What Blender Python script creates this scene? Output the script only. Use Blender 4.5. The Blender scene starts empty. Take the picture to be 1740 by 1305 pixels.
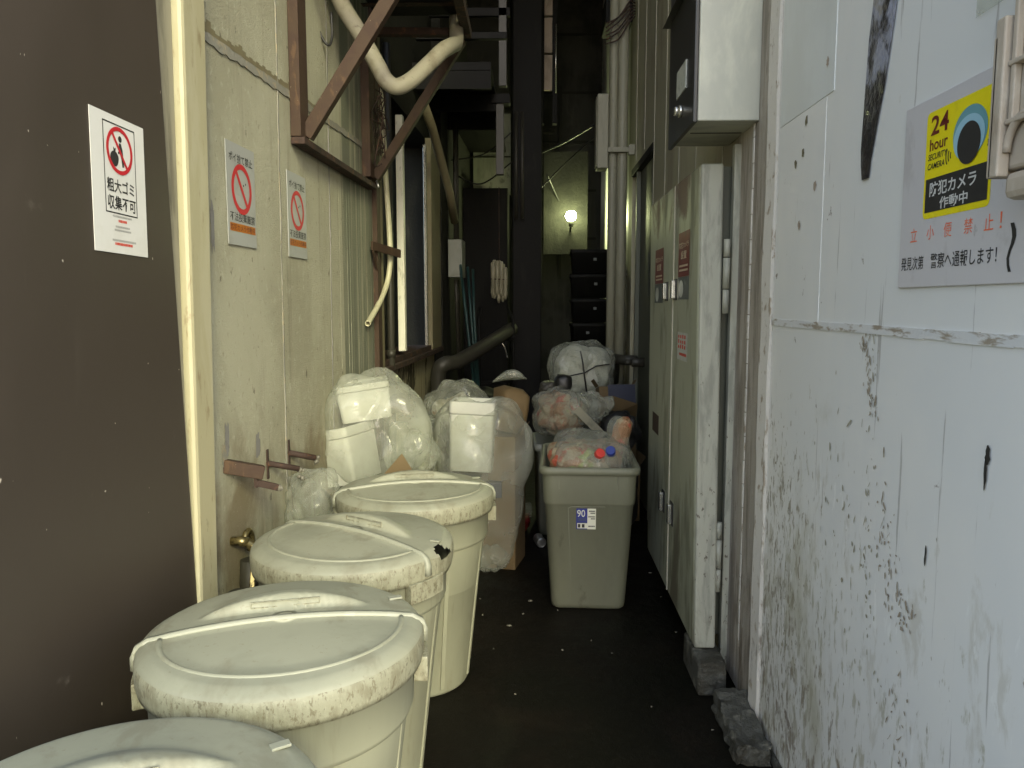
import bpy, bmesh, math, random
from mathutils import Vector, Matrix, noise
R = math.radians
sc = bpy.context.scene
COL = sc.collection

# ------------------------------------------------------------------ camera
H = 1.5
PITCH, YAW = R(6.0), math.atan(35/1310)
cd = bpy.data.cameras.new('camera'); cam = bpy.data.objects.new('camera', cd); COL.objects.link(cam)
cd.sensor_width = 36; cd.lens = 36*1310/1740; cd.clip_start = .02; cd.clip_end = 500
cam.location = (0, 0, H); cam.rotation_euler = (R(90)-PITCH, 0, YAW)
sc.camera = cam
# ------------------------------------------------------------------ light
SUN_EL, SUN_AZ = R(27), R(19)          # azimuth: travel direction turned from +Y towards -X
trav = Vector((-math.sin(SUN_AZ)*math.cos(SUN_EL), math.cos(SUN_AZ)*math.cos(SUN_EL), -math.sin(SUN_EL)))
w = bpy.data.worlds.new('World'); sc.world = w; w.use_nodes = True
nt = w.node_tree; nt.nodes.clear()
sky = nt.nodes.new('ShaderNodeTexSky'); sky.sky_type = 'NISHITA'; sky.sun_disc = False
sky.sun_elevation = SUN_EL; sky.sun_rotation = math.atan2(-trav.x, -trav.y)
sky.dust_density = 1.5; sky.ozone_density = 1.0
bg = nt.nodes.new('ShaderNodeBackground'); bg.inputs['Strength'].default_value = .15
wo = nt.nodes.new('ShaderNodeOutputWorld')
hs = nt.nodes.new('ShaderNodeHueSaturation'); hs.inputs['Saturation'].default_value = .74
nt.links.new(sky.outputs[0], hs.inputs['Color']); nt.links.new(hs.outputs[0], bg.inputs[0]); nt.links.new(bg.outputs[0], wo.inputs[0])
sl = bpy.data.lights.new('sun', 'SUN'); sl.energy = .68; sl.angle = R(11); sl.color = (1, .98, .50)
so = bpy.data.objects.new('sun', sl); COL.objects.link(so); so.location = (3, -6, 8)
so.rotation_euler = trav.to_track_quat('-Z', 'Y').to_euler()
sc.view_settings.view_transform = 'Standard'; sc.view_settings.look = 'None'
sc.view_settings.gamma = 1; sc.view_settings.exposure = 1.68
sc.cycles.max_bounces = 10; sc.cycles.transparent_max_bounces = 24
sc.cycles.use_denoising = True

# ------------------------------------------------------------------ materials
def lin(h):
    h = h.lstrip('#'); o = []
    for i in (0, 2, 4):
        c = int(h[i:i+2], 16)/255; o.append(c/12.92 if c <= .04045 else ((c+.055)/1.055)**2.4)
    return tuple(o)
class G:
    def __init__(s, name):
        s.m = bpy.data.materials.new(name); s.m.use_nodes = True; s.t = s.m.node_tree; s.t.nodes.clear()
    def n(s, typ, ins=None, **kw):
        nd = s.t.nodes.new(typ)
        for k, v in kw.items(): setattr(nd, k, v)
        for k, v in (ins or {}).items():
            if isinstance(v, bpy.types.NodeSocket): s.t.links.new(v, nd.inputs[k])
            else: nd.inputs[k].default_value = v
        return nd
    def math(s, op, a, b=0., clamp=False):
        return s.n('ShaderNodeMath', {0: a, 1: b}, operation=op, use_clamp=clamp).outputs[0]
    def ramp(s, v, lo, hi, a=0., b=1.):
        return s.n('ShaderNodeMapRange', {0: v, 1: lo, 2: hi, 3: a, 4: b}, clamp=True, interpolation_type='SMOOTHSTEP').outputs[0]
    def mix(s, f, a, b):
        nd = s.n('ShaderNodeMix', data_type='RGBA')
        for i, v in ((0, f), (6, a), (7, b)):
            if isinstance(v, bpy.types.NodeSocket): s.t.links.new(v, nd.inputs[i])
            else: nd.inputs[i].default_value = (*v, 1) if isinstance(v, tuple) else v
        return nd.outputs[2]
def surf(name, base, rough=.6, spots=(), bump=(), coord='world', metal=0., spec=.5, rvar=0.):
    """spots: (colour, scale3, lo, hi, detail, opacity, grad) grad=(axis,v0,v1) extent of the stain; bump: (scale, strength, dist)"""
    g = G(name)
    if coord == 'world': co = g.n('ShaderNodeNewGeometry').outputs['Position']
    else:
        co = g.n('ShaderNodeTexCoord').outputs['Object']
        rnd = g.n('ShaderNodeObjectInfo').outputs['Random']
        off = g.n('ShaderNodeCombineXYZ', {0: g.math('MULTIPLY', rnd, 37.), 1: g.math('MULTIPLY', rnd, 11.)}).outputs[0]
        co0 = co; co = g.n('ShaderNodeVectorMath', {0: co, 1: off}, operation='ADD').outputs[0]
    col = base if not isinstance(base, tuple) else g.n('ShaderNodeRGB').outputs[0]
    if isinstance(base, tuple): col.default_value = (*base, 1)
    rsum = None
    for i, sp in enumerate(spots):
        c, scl, lo, hi, det, op = sp[:6]; grads = sp[6:]
        mp = g.n('ShaderNodeMapping', {0: co, 1: (i*7.3, i*3.1, i*1.7), 3: scl}).outputs[0]
        nz = g.n('ShaderNodeTexNoise', {'Vector': mp, 'Scale': 1., 'Detail': det, 'Roughness': .62, 'Distortion': .3}).outputs['Fac']
        for grad in grads:
            xyz = g.n('ShaderNodeSeparateXYZ', {0: co if coord == 'world' else co0}).outputs[grad[0]]
            gr = g.ramp(xyz, grad[1], grad[2])
            nz = g.math('ADD', nz, g.math('MULTIPLY', g.math('SUBTRACT', gr, 1.), grad[3] if len(grad) > 3 else .5))
        f = g.math('MULTIPLY', g.ramp(nz, lo, hi), op)
        col = g.mix(f, col, c)
        rsum = f if rsum is None else g.math('MAXIMUM', rsum, f)
    p = g.n('ShaderNodeBsdfPrincipled', {'Base Color': col, 'Roughness': rough, 'Metallic': metal, 'Specular IOR Level': spec})
    if rsum is not None and rvar:
        g.t.links.new(g.math('ADD', rough, g.math('MULTIPLY', rsum, rvar), True), p.inputs['Roughness'])
    last = None
    for sc_, st, di in bump:
        s3 = sc_ if isinstance(sc_, tuple) else (sc_,)*3
        mp = g.n('ShaderNodeMapping', {0: co, 3: s3}).outputs[0]
        nz = g.n('ShaderNodeTexNoise', {'Vector': mp, 'Scale': 1., 'Detail': 5., 'Roughness': .6}).outputs['Fac']
        b = g.n('ShaderNodeBump', {'Height': nz, 'Strength': st, 'Distance': di})
        if last: g.t.links.new(last, b.inputs['Normal'])
        last = b.outputs[0]
    if last: g.t.links.new(last, p.inputs['Normal'])
    o = g.n('ShaderNodeOutputMaterial', {0: p.outputs[0]})
    return g.m
def film(name, tint, lo, hi, scale=9., rough=.11):
    """thin translucent polythene"""
    g = G(name); co = g.n('ShaderNodeTexCoord').outputs['Object']
    nz = g.n('ShaderNodeTexNoise', {'Vector': co, 'Scale': scale, 'Detail': 4., 'Roughness': .55, 'Distortion': .3}).outputs['Fac']
    lw = g.n('ShaderNodeLayerWeight', {0: .35}).outputs['Facing']
    f = g.math('ADD', g.ramp(nz, .35, .7, lo, hi), g.math('MULTIPLY', lw, .38), True)
    mp = g.n('ShaderNodeMapping', {0: co, 3: (11, 11, 19)}).outputs[0]
    n2 = g.n('ShaderNodeTexNoise', {'Vector': mp, 'Scale': .55, 'Detail': 4., 'Roughness': .5, 'Distortion': 1.4}, noise_type='RIDGED_MULTIFRACTAL').outputs['Fac']
    b = g.n('ShaderNodeBump', {'Height': n2, 'Strength': .45, 'Distance': .014}).outputs[0]
    p = g.n('ShaderNodeBsdfPrincipled', {'Base Color': (*tint, 1), 'Roughness': rough, 'Specular IOR Level': 1., 'Normal': b})
    tl = g.n('ShaderNodeBsdfTranslucent', {0: (*tint, 1)})
    m1 = g.n('ShaderNodeMixShader', {0: .35, 1: p.outputs[0], 2: tl.outputs[0]})
    tr = g.n('ShaderNodeBsdfTransparent', {0: (.97, .98, .95, 1)})
    m2 = g.n('ShaderNodeMixShader', {0: f, 1: tr.outputs[0], 2: m1.outputs[0]})
    g.n('ShaderNodeOutputMaterial', {0: m2.outputs[0]}); return g.m
def emis(name, c, s):
    g = G(name); e = g.n('ShaderNodeEmission', {0: (*c, 1), 1: s}); g.n('ShaderNodeOutputMaterial', {0: e.outputs[0]}); return g.m
M = {}
GRIME = (.10, .085, .055)
M['ground'] = surf('wet asphalt', (0.006, 0.005, 0.003), .6, [((0.011, 0.008, 0.005), (1.1, 1.1, 1), .45, .65, 6, .8), ((0.005, 0.005, 0.003), (2.3, 2.3, 1), .5, .62, 8, .9), ((0.014, 0.014, 0.008), (60, 60, 1), .62, .7, 3, .5)], [(9, .5, .02), (160, .5, .004)], spec=.15, rvar=-.12)
M['brown'] = surf('brown painted steel', (0.048, 0.038, 0.030), .42, [((0.083, 0.070, 0.055), (22, 10, 1.2), .60, .72, 8, .5), ((0.116, 0.095, 0.077), (30, 16, 16), .68, .73, 9, .5, (2, 1.5, 1.1, .1)), ((0.070, 0.054, 0.043), (.9, .7, .6), .4, .7, 5, .7), ((0.248, 0.213, 0.178), (3, 3.5, 3.5), .66, .74, 8, .35), ((0.621, 0.569, 0.479), (38, 38, 22), .745, .765, 2, .9), ((0.025, 0.019, 0.015), (4, 4, .6), .58, .75, 6, .5)], [(300, .08, .001), (2.5, .15, .01)], rvar=.25)
M['brown_edge'] = surf('brown steel edge', (.26, .245, .18), .45, [((.04, .035, .03), (20, 20, 3), .5, .7, 6, .5)], [(150, .1, .001)])
M['cream_post'] = surf('cream painted post', (0.385, 0.356, 0.225), .5, [((0.199, 0.148, 0.075), (30, 30, 7), .58, .68, 8, .6), (GRIME, (26, 26, 9), .57, .67, 9, .8, (2, 1.5, .5, .22)), ((0.464, 0.443, 0.313), (8, 8, 2), .45, .6, 4, .5)], [(90, .25, .003)])
M['conc'] = surf('painted cement panel', (0.392, 0.386, 0.289), .78, [((0.296, 0.287, 0.206), (1.7, 1.7, 1.1), .42, .62, 6, .8), ((0.163, 0.151, 0.105), (11, 11, .5), .55, .74, 9, .6), ((0.444, 0.439, 0.339), (30, 30, 22), .56, .70, 5, .6), ((0.222, 0.208, 0.144), (55, 55, 40), .60, .72, 4, .6), ((0.163, 0.128, 0.072), (3.2, 3.2, 2.2), .42, .64, 9, .8, (2, 1.4, .75, .25)), ((0.126, 0.140, 0.101), (16, 14, .35), .36, .56, 7, .85, (1, 3.55, 4.0, .6)), ((0.066, 0.064, 0.043), (24, 22, .5), .52, .66, 8, .8, (1, 3.7, 4.4, .5)), ((0.458, 0.446, 0.332), (70, 70, 55), .66, .74, 3, .5), ((0.089, 0.076, 0.050), (24, 24, 15), .655, .70, 7, .75), ((0.096, 0.076, 0.043), (14, 14, 1.1), .53, .68, 9, .7, (2, 1.25, .6, .2))], [(150, .8, .006), (320, .6, .003), (4, .3, .02)], spec=.3)
M['filler'] = surf('grey joint filler', (.22, .215, .18), .85, [((.36, .30, .18), (20, 20, 20), .52, .66, 6, .7)], [(60, .8, .006)])
M['patch'] = surf('grey paint patch', (.20, .195, .185), .7, [((.12, .11, .10), (40, 40, 20), .5, .7, 5, .6)], [(90, .4, .004)])
M['rust'] = surf('rusty red brown steel', (0.051, 0.031, 0.019), .7, [((0.043, 0.024, 0.017), (14, 14, 14), .45, .62, 8, .8), ((0.111, 0.064, 0.034), (25, 25, 9), .58, .68, 6, .6), ((0.468, 0.425, 0.323), (60, 60, 40), .72, .76, 3, .8)], [(60, .4, .004)], spec=.3)
M['rustdark'] = surf('dark rusted iron', (.045, .028, .022), .75, [((.13, .06, .03), (22, 22, 22), .54, .66, 8, .7), ((.01, .009, .008), (10, 10, 10), .5, .65, 6, .6)], [(80, .6, .006)], spec=.3)
M['white'] = surf('white enamelled steel', (0.783, 0.780, 0.742), .42, [
    ((.67, .69, .68), (.9, .9, .5), .42, .62, 4, .6),
    ((.55, .53, .46), (30, 15, 6), .54, .66, 12, .6, (2, 1.5, .8, .14)),
    ((.43, .415, .30), (4, 3, 1.6), .42, .64, 10, .8, (1, 1.6, 2.5, .2), (2, 1.5, .7, .2)),
    ((.38, .36, .26), (60, 32, 11), .50, .60, 13, .7, (2, 1.35, .45, .15), (1, 1.5, 2.3, .06)),
    ((.27, .235, .165), (90, 50, 18), .53, .60, 13, .8, (1, 1.75, 2.5, .12), (2, 1.45, .8, .12)),
    ((.24, .20, .14), (56, 28, 11), .545, .61, 13, .8, (2, .95, .1, .16)),
    ((.82, .83, .80), (60, 34, 8), .60, .66, 10, .7, (2, 1.4, .9, .1)),
    ((.20, .16, .12), (17, 9, 8), .685, .71, 8, .85),
    ((.30, .28, .26), (60, 34, 1.5), .635, .675, 7, .6)], [(5, .05, .01), (200, .08, .001)], rvar=.3)
M['flake'] = surf('bare rusty scrape', (.36, .31, .24), .7, [((.17, .14, .10), (60, 60, 60), .5, .62, 5, .8)])
M['scuff'] = surf('grey brown scuff', (.40, .38, .29), .65, [((.25, .23, .16), (30, 30, 30), .48, .6, 5, .8)])
M['white2'] = surf('newer white paint', (.68, .71, .69), .45, [((.60, .62, .59), (3, 3, 2), .45, .65, 6, .6), ((.35, .31, .26), (30, 18, 8), .70, .74, 7, .8)], [(200, .08, .001)])
M['whiteseam'] = surf('white panel seam strip', (.66, .67, .66), .5, [((.25, .19, .11), (50, 12, 60), .50, .62, 9, .8)], [(80, .4, .003)])
M['pillar'] = surf('greyish pink mortar pillar', (0.386, 0.354, 0.299), .8, [((0.202, 0.175, 0.138), (16, 16, 2.0), .44, .64, 10, .8), ((0.147, 0.120, 0.092), (50, 50, 8), .58, .68, 8, .7), ((0.129, 0.101, 0.064), (9, 9, 3), .5, .66, 9, .8, (2, 1.2, .25, .25)), ((0.506, 0.488, 0.432), (50, 50, 10), .64, .7, 5, .6)], [(130, .8, .006), ((40, 40, 3), .6, .008)], spec=.3)
M['pilledge'] = surf('flaking white pillar edge', (.56, .54, .48), .75, [((.25, .20, .13), (40, 40, 16), .55, .66, 9, .8), ((.13, .11, .08), (30, 30, 6), .56, .68, 9, .8, (2, 1.5, .3, .25))], [(110, .6, .005)], spec=.3)
M['cab'] = surf('grey cabinet paint', (0.332, 0.345, 0.253), .5, [((0.147, 0.088, 0.068), (4, 4, 3), .40, .56, 8, .85, (2, 1.62, 1.98, .35)), ((0.140, 0.144, 0.099), (9, 7, 2.0), .48, .66, 9, .75), ((0.561, 0.563, 0.452), (26, 15, 8), .64, .72, 9, .7), ((0.095, 0.082, 0.050), (8, 6, 1.8), .45, .62, 9, .85, (2, 1.3, .35, .3)), ((0.114, 0.088, 0.055), (42, 30, 30), .70, .74, 7, .8)], [(70, .2, .003)], rvar=.2)
M['cabedge'] = surf('pale grey cabinet return', (0.351, 0.355, 0.289), .5, [((0.212, 0.218, 0.178), (22, 22, 4), .44, .62, 10, .8), ((0.073, 0.057, 0.036), (60, 60, 34), .60, .66, 7, .85, (2, 1.7, .8, .10)), ((0.122, 0.121, 0.085), (12, 12, 3), .5, .64, 9, .75, (2, .95, .3, .3))], [(70, .2, .003)])
M['siding'] = surf('beige painted siding', (0.365, 0.348, 0.240), .65, [((0.230, 0.191, 0.136), (3, 3, 1.2), .48, .66, 6, .6), ((0.170, 0.165, 0.112), (12, 12, .8), .56, .7, 8, .5)], [(120, .2, .003)])
M['sidingbead'] = surf('pale siding joint', (.42, .40, .31), .6)
M['door'] = surf('grey green steel door', (0.096, 0.104, 0.076), .5, [((0.080, 0.088, 0.068), (4, 4, 1), .45, .65, 7, .6)], [(90, .15, .002)])
M['metalbox'] = surf('galvanised steel box', (0.546, 0.554, 0.451), .42, [((0.370, 0.378, 0.328), (4, 9, 2), .42, .62, 6, .7), ((0.546, 0.546, 0.476), (60, 60, 9), .70, .75, 5, .6)], [((8, 30, 3), .08, .004)], metal=.1)
M['metaldark'] = surf('dark steel box door', (.045, .045, .043), .35, [((.10, .10, .095), (20, 6, 2), .55, .7, 6, .5)], [(40, .1, .003)], metal=.3)
M['chrome'] = surf('bright metal', (.70, .70, .66), .22, [((.35, .34, .30), (60, 60, 60), .5, .7, 4, .6)], metal=.9)
M['brass'] = surf('tarnished brass', (0.275, 0.225, 0.100), .3, [((0.025, 0.020, 0.013), (40, 40, 40), .48, .62, 5, .9)], metal=.85)
M['black'] = surf('black paint', (.012, .012, .011), .45, [((.03, .03, .025), (30, 30, 30), .55, .7, 5, .6)])
M['blackfilm'] = surf('torn black gloss film', (.016, .015, .018), .28, [((.34, .36, .44), (30, 16, 12), .42, .56, 6, .8, (2, 1.93, 2.06, .3)), ((.22, .20, .15), (20, 20, 20), .5, .62, 4, .7, (2, 2.10, 2.17, .3))], [((30, 14, 12), 1., .02)])  # bluish grey spots paint in the reflection on the film
M['dark'] = surf('darkened grimy wall', (0.017, 0.017, 0.013), .8, [((0.013, 0.013, 0.010), (3, 3, 1.3), .42, .62, 7, .8), ((0.049, 0.048, 0.035), (9, 9, 1.5), .58, .7, 8, .5)], [(40, .5, .01)], spec=.2)  # grimy wall, albedo lowered so the deep alley goes dark
M['darker'] = surf('darkened steel', (.007, .007, .006), .6, [((.016, .016, .012), (8, 8, 2), .55, .7, 6, .6)], [(40, .3, .006)], spec=.15)  # deep alley darkness is put into this low albedo
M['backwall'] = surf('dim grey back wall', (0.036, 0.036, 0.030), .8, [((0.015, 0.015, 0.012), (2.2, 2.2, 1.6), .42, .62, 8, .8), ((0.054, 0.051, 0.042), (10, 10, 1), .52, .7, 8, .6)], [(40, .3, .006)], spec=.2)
M['haloboard'] = surf('halo board', (.020, .020, .016), .8, [((.012, .012, .01), (6, 6, 4), .45, .6, 8, .8)], [(30, .6, .01)], spec=.2)  # for the added board that shows the lamp's halo
M['palepanel'] = surf('pale weathered sheet', (0.230, 0.230, 0.195), .7, [((0.110, 0.110, 0.090), (5, 5, 1.4), .46, .66, 8, .7), ((0.060, 0.060, 0.045), (9, 9, 7), .6, .7, 8, .7)], [(50, .2, .004)])
M['planks'] = surf('pinkish beige boards', (.40, .33, .26), .75, [((.2, .17, .13), (9, 9, 3), .5, .68, 7, .7)], [(50, .3, .004)])
M['glass'] = surf('dark dirty glass', (.012, .013, .009), .38, [((.06, .065, .045), (5, 5, 3), .5, .7, 6, .5)], spec=.08, rvar=.4)
M['alu'] = surf('pale aluminium', (.76, .75, .62), .45, [((.35, .34, .27), (30, 30, 8), .56, .68, 7, .6)], [(60, .1, .002)])
M['wood'] = surf('yellowed timber frame', (0.170, 0.149, 0.085), .65, [((0.136, 0.111, 0.068), (30, 30, 2.5), .48, .66, 8, .7)], [((60, 60, 4), .4, .004)])
M['peel'] = surf('peeling plaster', (0.396, 0.360, 0.234), .8, [((0.045, 0.041, 0.027), (7, 4, 2.2), .53, .575, 9, .95), ((0.225, 0.189, 0.108), (14, 14, 1.6), .5, .66, 8, .7)], [((8, 5, 3), .9, .02), (90, .4, .004)], spec=.2)
M['hose'] = surf('cream plastic hose', (0.468, 0.451, 0.306), .45, [((0.297, 0.264, 0.153), (20, 20, 4), .5, .7, 6, .6)], [(60, .1, .002)])
M['duct'] = surf('dirty cream pipe lagging', (0.255, 0.239, 0.184), .7, [((0.153, 0.128, 0.089), (9, 9, 9), .48, .66, 7, .7), ((0.089, 0.071, 0.051), (22, 22, 22), .62, .7, 6, .6)], [((14, 14, 14), .4, .01), (120, .3, .003)])
M['creampipe'] = surf('cream painted pipe', (0.236, 0.230, 0.166), .5, [((0.153, 0.142, 0.094), (12, 12, 1.2), .5, .68, 7, .7), ((0.077, 0.065, 0.041), (40, 40, 14), .64, .7, 6, .7)], [(60, .15, .002)])
M['greypipe'] = surf('dull grey pipe', (0.036, 0.034, 0.025), .5, [((0.029, 0.027, 0.020), (12, 12, 3), .48, .66, 7, .7)], [(60, .2, .003)])
M['palebox'] = surf('pale grey enamel box', (0.252, 0.266, 0.224), .5, [((0.168, 0.175, 0.140), (7, 7, 2), .5, .68, 7, .5)], [(60, .1, .002)])
M['beige'] = surf('beige cast housing', (0.450, 0.387, 0.302), .6, [((0.558, 0.513, 0.423), (16, 16, 7), .52, .64, 7, .7), ((0.306, 0.243, 0.171), (12, 12, 4), .55, .7, 8, .7)], [(70, .3, .004)])
M['binbody'] = surf('pale grey green bin plastic', (0.271, 0.275, 0.201), .48, [((0.217, 0.221, 0.163), (3, 3, 1), .42, .66, 5, .6), ((0.171, 0.156, 0.103), (9, 9, 2.2), .50, .66, 9, .75, (2, .3, .0, .25)), ((0.193, 0.186, 0.132), (26, 26, 1.6), .56, .68, 8, .5), ((0.233, 0.221, 0.175), (60, 60, 25), .68, .72, 6, .5)], [(220, .05, .001), (7, .04, .006)], coord='obj', rvar=.2)
M['binlid'] = surf('bin lid plastic', (0.283, 0.285, 0.213), .45, [((0.233, 0.237, 0.175), (4, 4, 4), .42, .62, 6, .7), ((0.365, 0.367, 0.293), (16, 70, 30), .70, .735, 6, .55), ((0.217, 0.202, 0.139), (70, 70, 70), .62, .69, 8, .6), ((0.193, 0.183, 0.127), (9, 5, 9), .52, .66, 10, .6)], [(260, .06, .001), (6, .05, .006)], coord='obj', rvar=.2)
M['binrim'] = surf('scuffed dirty lid rim', (0.263, 0.261, 0.187), .6, [((0.175, 0.163, 0.107), (30, 30, 14), .44, .62, 12, .7), ((0.321, 0.318, 0.236), (150, 150, 40), .56, .66, 8, .6), ((0.125, 0.108, 0.065), (120, 120, 60), .53, .64, 12, .75), ((0.073, 0.061, 0.036), (60, 60, 34), .62, .68, 10, .7), ((0.116, 0.101, 0.060), (70, 70, 50), .52, .64, 10, .7, (2, .735, .70, .2))], [(140, .35, .003)], coord='obj')
M['binridge'] = surf('worn pale bin ridge', (0.270, 0.275, 0.211), .45, [((0.338, 0.336, 0.277), (30, 30, 30), .52, .66, 6, .6)], [(200, .06, .001)], coord='obj')
M['sqbin'] = surf('grey square bin plastic', (0.161, 0.167, 0.112), .5, [((0.129, 0.131, 0.089), (3, 3, 1.6), .42, .66, 6, .7), ((0.084, 0.076, 0.045), (8, 8, 5), .54, .68, 8, .7, (2, .14, .0, .3)), ((0.097, 0.095, 0.060), (14, 14, 4), .63, .70, 7, .6), ((0.354, 0.362, 0.287), (40, 40, 40), .72, .745, 4, .7)], [(230, .08, .001)], coord='obj', rvar=.2)
M['foam'] = surf('white foam', (0.480, 0.486, 0.434), .8, [((0.389, 0.389, 0.324), (6, 6, 6), .5, .7, 6, .6)], [(170, .25, .002)], coord='obj')
M['card'] = surf('brown cardboard', (0.126, 0.084, 0.034), .75, [((0.088, 0.058, 0.023), (5, 5, 5), .45, .66, 6, .7)], [((6, 6, 90), .15, .002)], coord='obj')
M['navy'] = surf('dark blue card', (.018, .022, .045), .5, [((.04, .045, .07), (9, 9, 9), .5, .7, 6, .6)], coord='obj')
M['packets'] = surf('crumpled colour packets', (0.288, 0.160, 0.080), .4, [((0.368, 0.320, 0.208), (11, 11, 11), .44, .54, 3, .9), ((0.416, 0.080, 0.040), (9, 9, 9), .56, .62, 3, .85), ((0.240, 0.320, 0.080), (7, 7, 7), .62, .68, 2, .8)], [(26, .9, .03)], coord='obj')
M['mixed'] = surf('mixed rubbish', (.30, .28, .21), .5, [((.55, .54, .45), (8, 8, 8), .46, .56, 3, .9), ((.06, .06, .09), (7, 7, 7), .58, .64, 3, .85), ((.28, .16, .07), (9, 9, 9), .6, .66, 2, .8)], [(22, 1., .04)], coord='obj')
M['newsbundle'] = surf('white sack', (0.476, 0.484, 0.416), .6, [((0.306, 0.315, 0.264), (6, 6, 6), .46, .64, 6, .7), ((0.136, 0.145, 0.111), (10, 10, 30), .62, .68, 6, .7)], [(16, .9, .03)], coord='obj')
M['film'] = film('clear polythene', (.58, .60, .52), .13, .32)
M['filmmilk'] = film('milky polythene', (.62, .64, .55), .18, .38, 6.)
M['filmthin'] = film('thin clear wrap', (.6, .6, .5), .06, .30, 7.)
M['paper'] = surf('white paper', (0.636, 0.636, 0.602), .7, [((0.568, 0.568, 0.516), (9, 9, 9), .5, .7, 4, .5)])
M['signgrey'] = surf('pale grey sign sheet', (0.324, 0.333, 0.320), .5, [((0.261, 0.266, 0.243), (14, 14, 14), .5, .7, 7, .6)])
M['plate'] = surf('weathered white plastic sheet', (.60, .585, .585), .4, [((.47, .45, .44), (20, 12, 7), .55, .68, 8, .6), ((.35, .32, .30), (50, 30, 14), .68, .72, 7, .6)], [(6, .1, .01)])
M['ink'] = surf('black ink', (.022, .022, .022), .6)
M['greyink'] = surf('grey ink', (.36, .36, .34), .6)
M['red'] = surf('red ink', lin('b5202a'), .55, [(lin('a02028'), (20, 20, 20), .5, .7, 4, .5)])
M['redfade'] = surf('faded red ink', lin('c8402c'), .6)
M['orangefade'] = surf('faded orange ink', lin('f07850'), .6, [(lin('e8a890'), (60, 60, 60), .55, .65, 5, .7)])
M['orange'] = surf('orange ink', lin('a86412'), .55)
M['yellow'] = surf('yellow ink', lin('f0e010'), .45, [(lin('d8c820'), (20, 20, 9), .55, .7, 7, .6)])
M['cyan'] = surf('pale cyan ink', lin('9cc8d8'), .5); M['teal'] = surf('teal ink', lin('6aa0a8'), .5)
M['stickred'] = surf('worn red sticker', lin('681a18'), .5, [(lin('4a2420'), (30, 30, 18), .5, .66, 8, .7)])
M['stickgrey'] = surf('worn dark sticker', lin('4c5250'), .5, [(lin('808480'), (30, 30, 18), .55, .66, 8, .7)])
M['stickwhite'] = surf('faded white sticker', lin('b4b8b0'), .5, [(lin('8c9088'), (40, 40, 30), .5, .66, 6, .6)])
M['fadetext'] = surf('faded pale lettering', lin('c8b8a0'), .6)
M['blue'] = surf('blue label', lin('24307c'), .45)
M['labelwhite'] = surf('cream label', lin('d4d4c0'), .5)
M['capred'] = surf('red plastic cap', lin('c04038'), .35); M['capblue'] = surf('blue plastic cap', lin('283880'), .35)
M['teal_stick'] = surf('teal plastic', (.014, .045, .042), .45)
M['can'] = surf('aluminium can', (.6, .6, .58), .3, metal=.9)
M['paledim'] = surf('dusty pale plastic', (.24, .225, .15), .55, [((.12, .11, .07), (20, 20, 9), .5, .66, 6, .7)])
M['litter'] = surf('pale litter scraps', (0.144, 0.138, 0.108), .7)
M['rubber'] = surf('black rubber', (.012, .012, .012), .5)
M['bulb'] = emis('lit bulb', (.93, 1., .48), 60.)
M['gap'] = emis('lit window gap', (.98, 1., .72), 2.5)
M['concblock'] = surf('broken damp concrete', (0.075, 0.075, 0.061), .75, [((0.034, 0.031, 0.020), (9, 9, 9), .5, .6, 9, .9), ((0.177, 0.170, 0.136), (14, 14, 14), .57, .66, 8, .7)], [(30, .9, .02), (120, .4, .003)])

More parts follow.
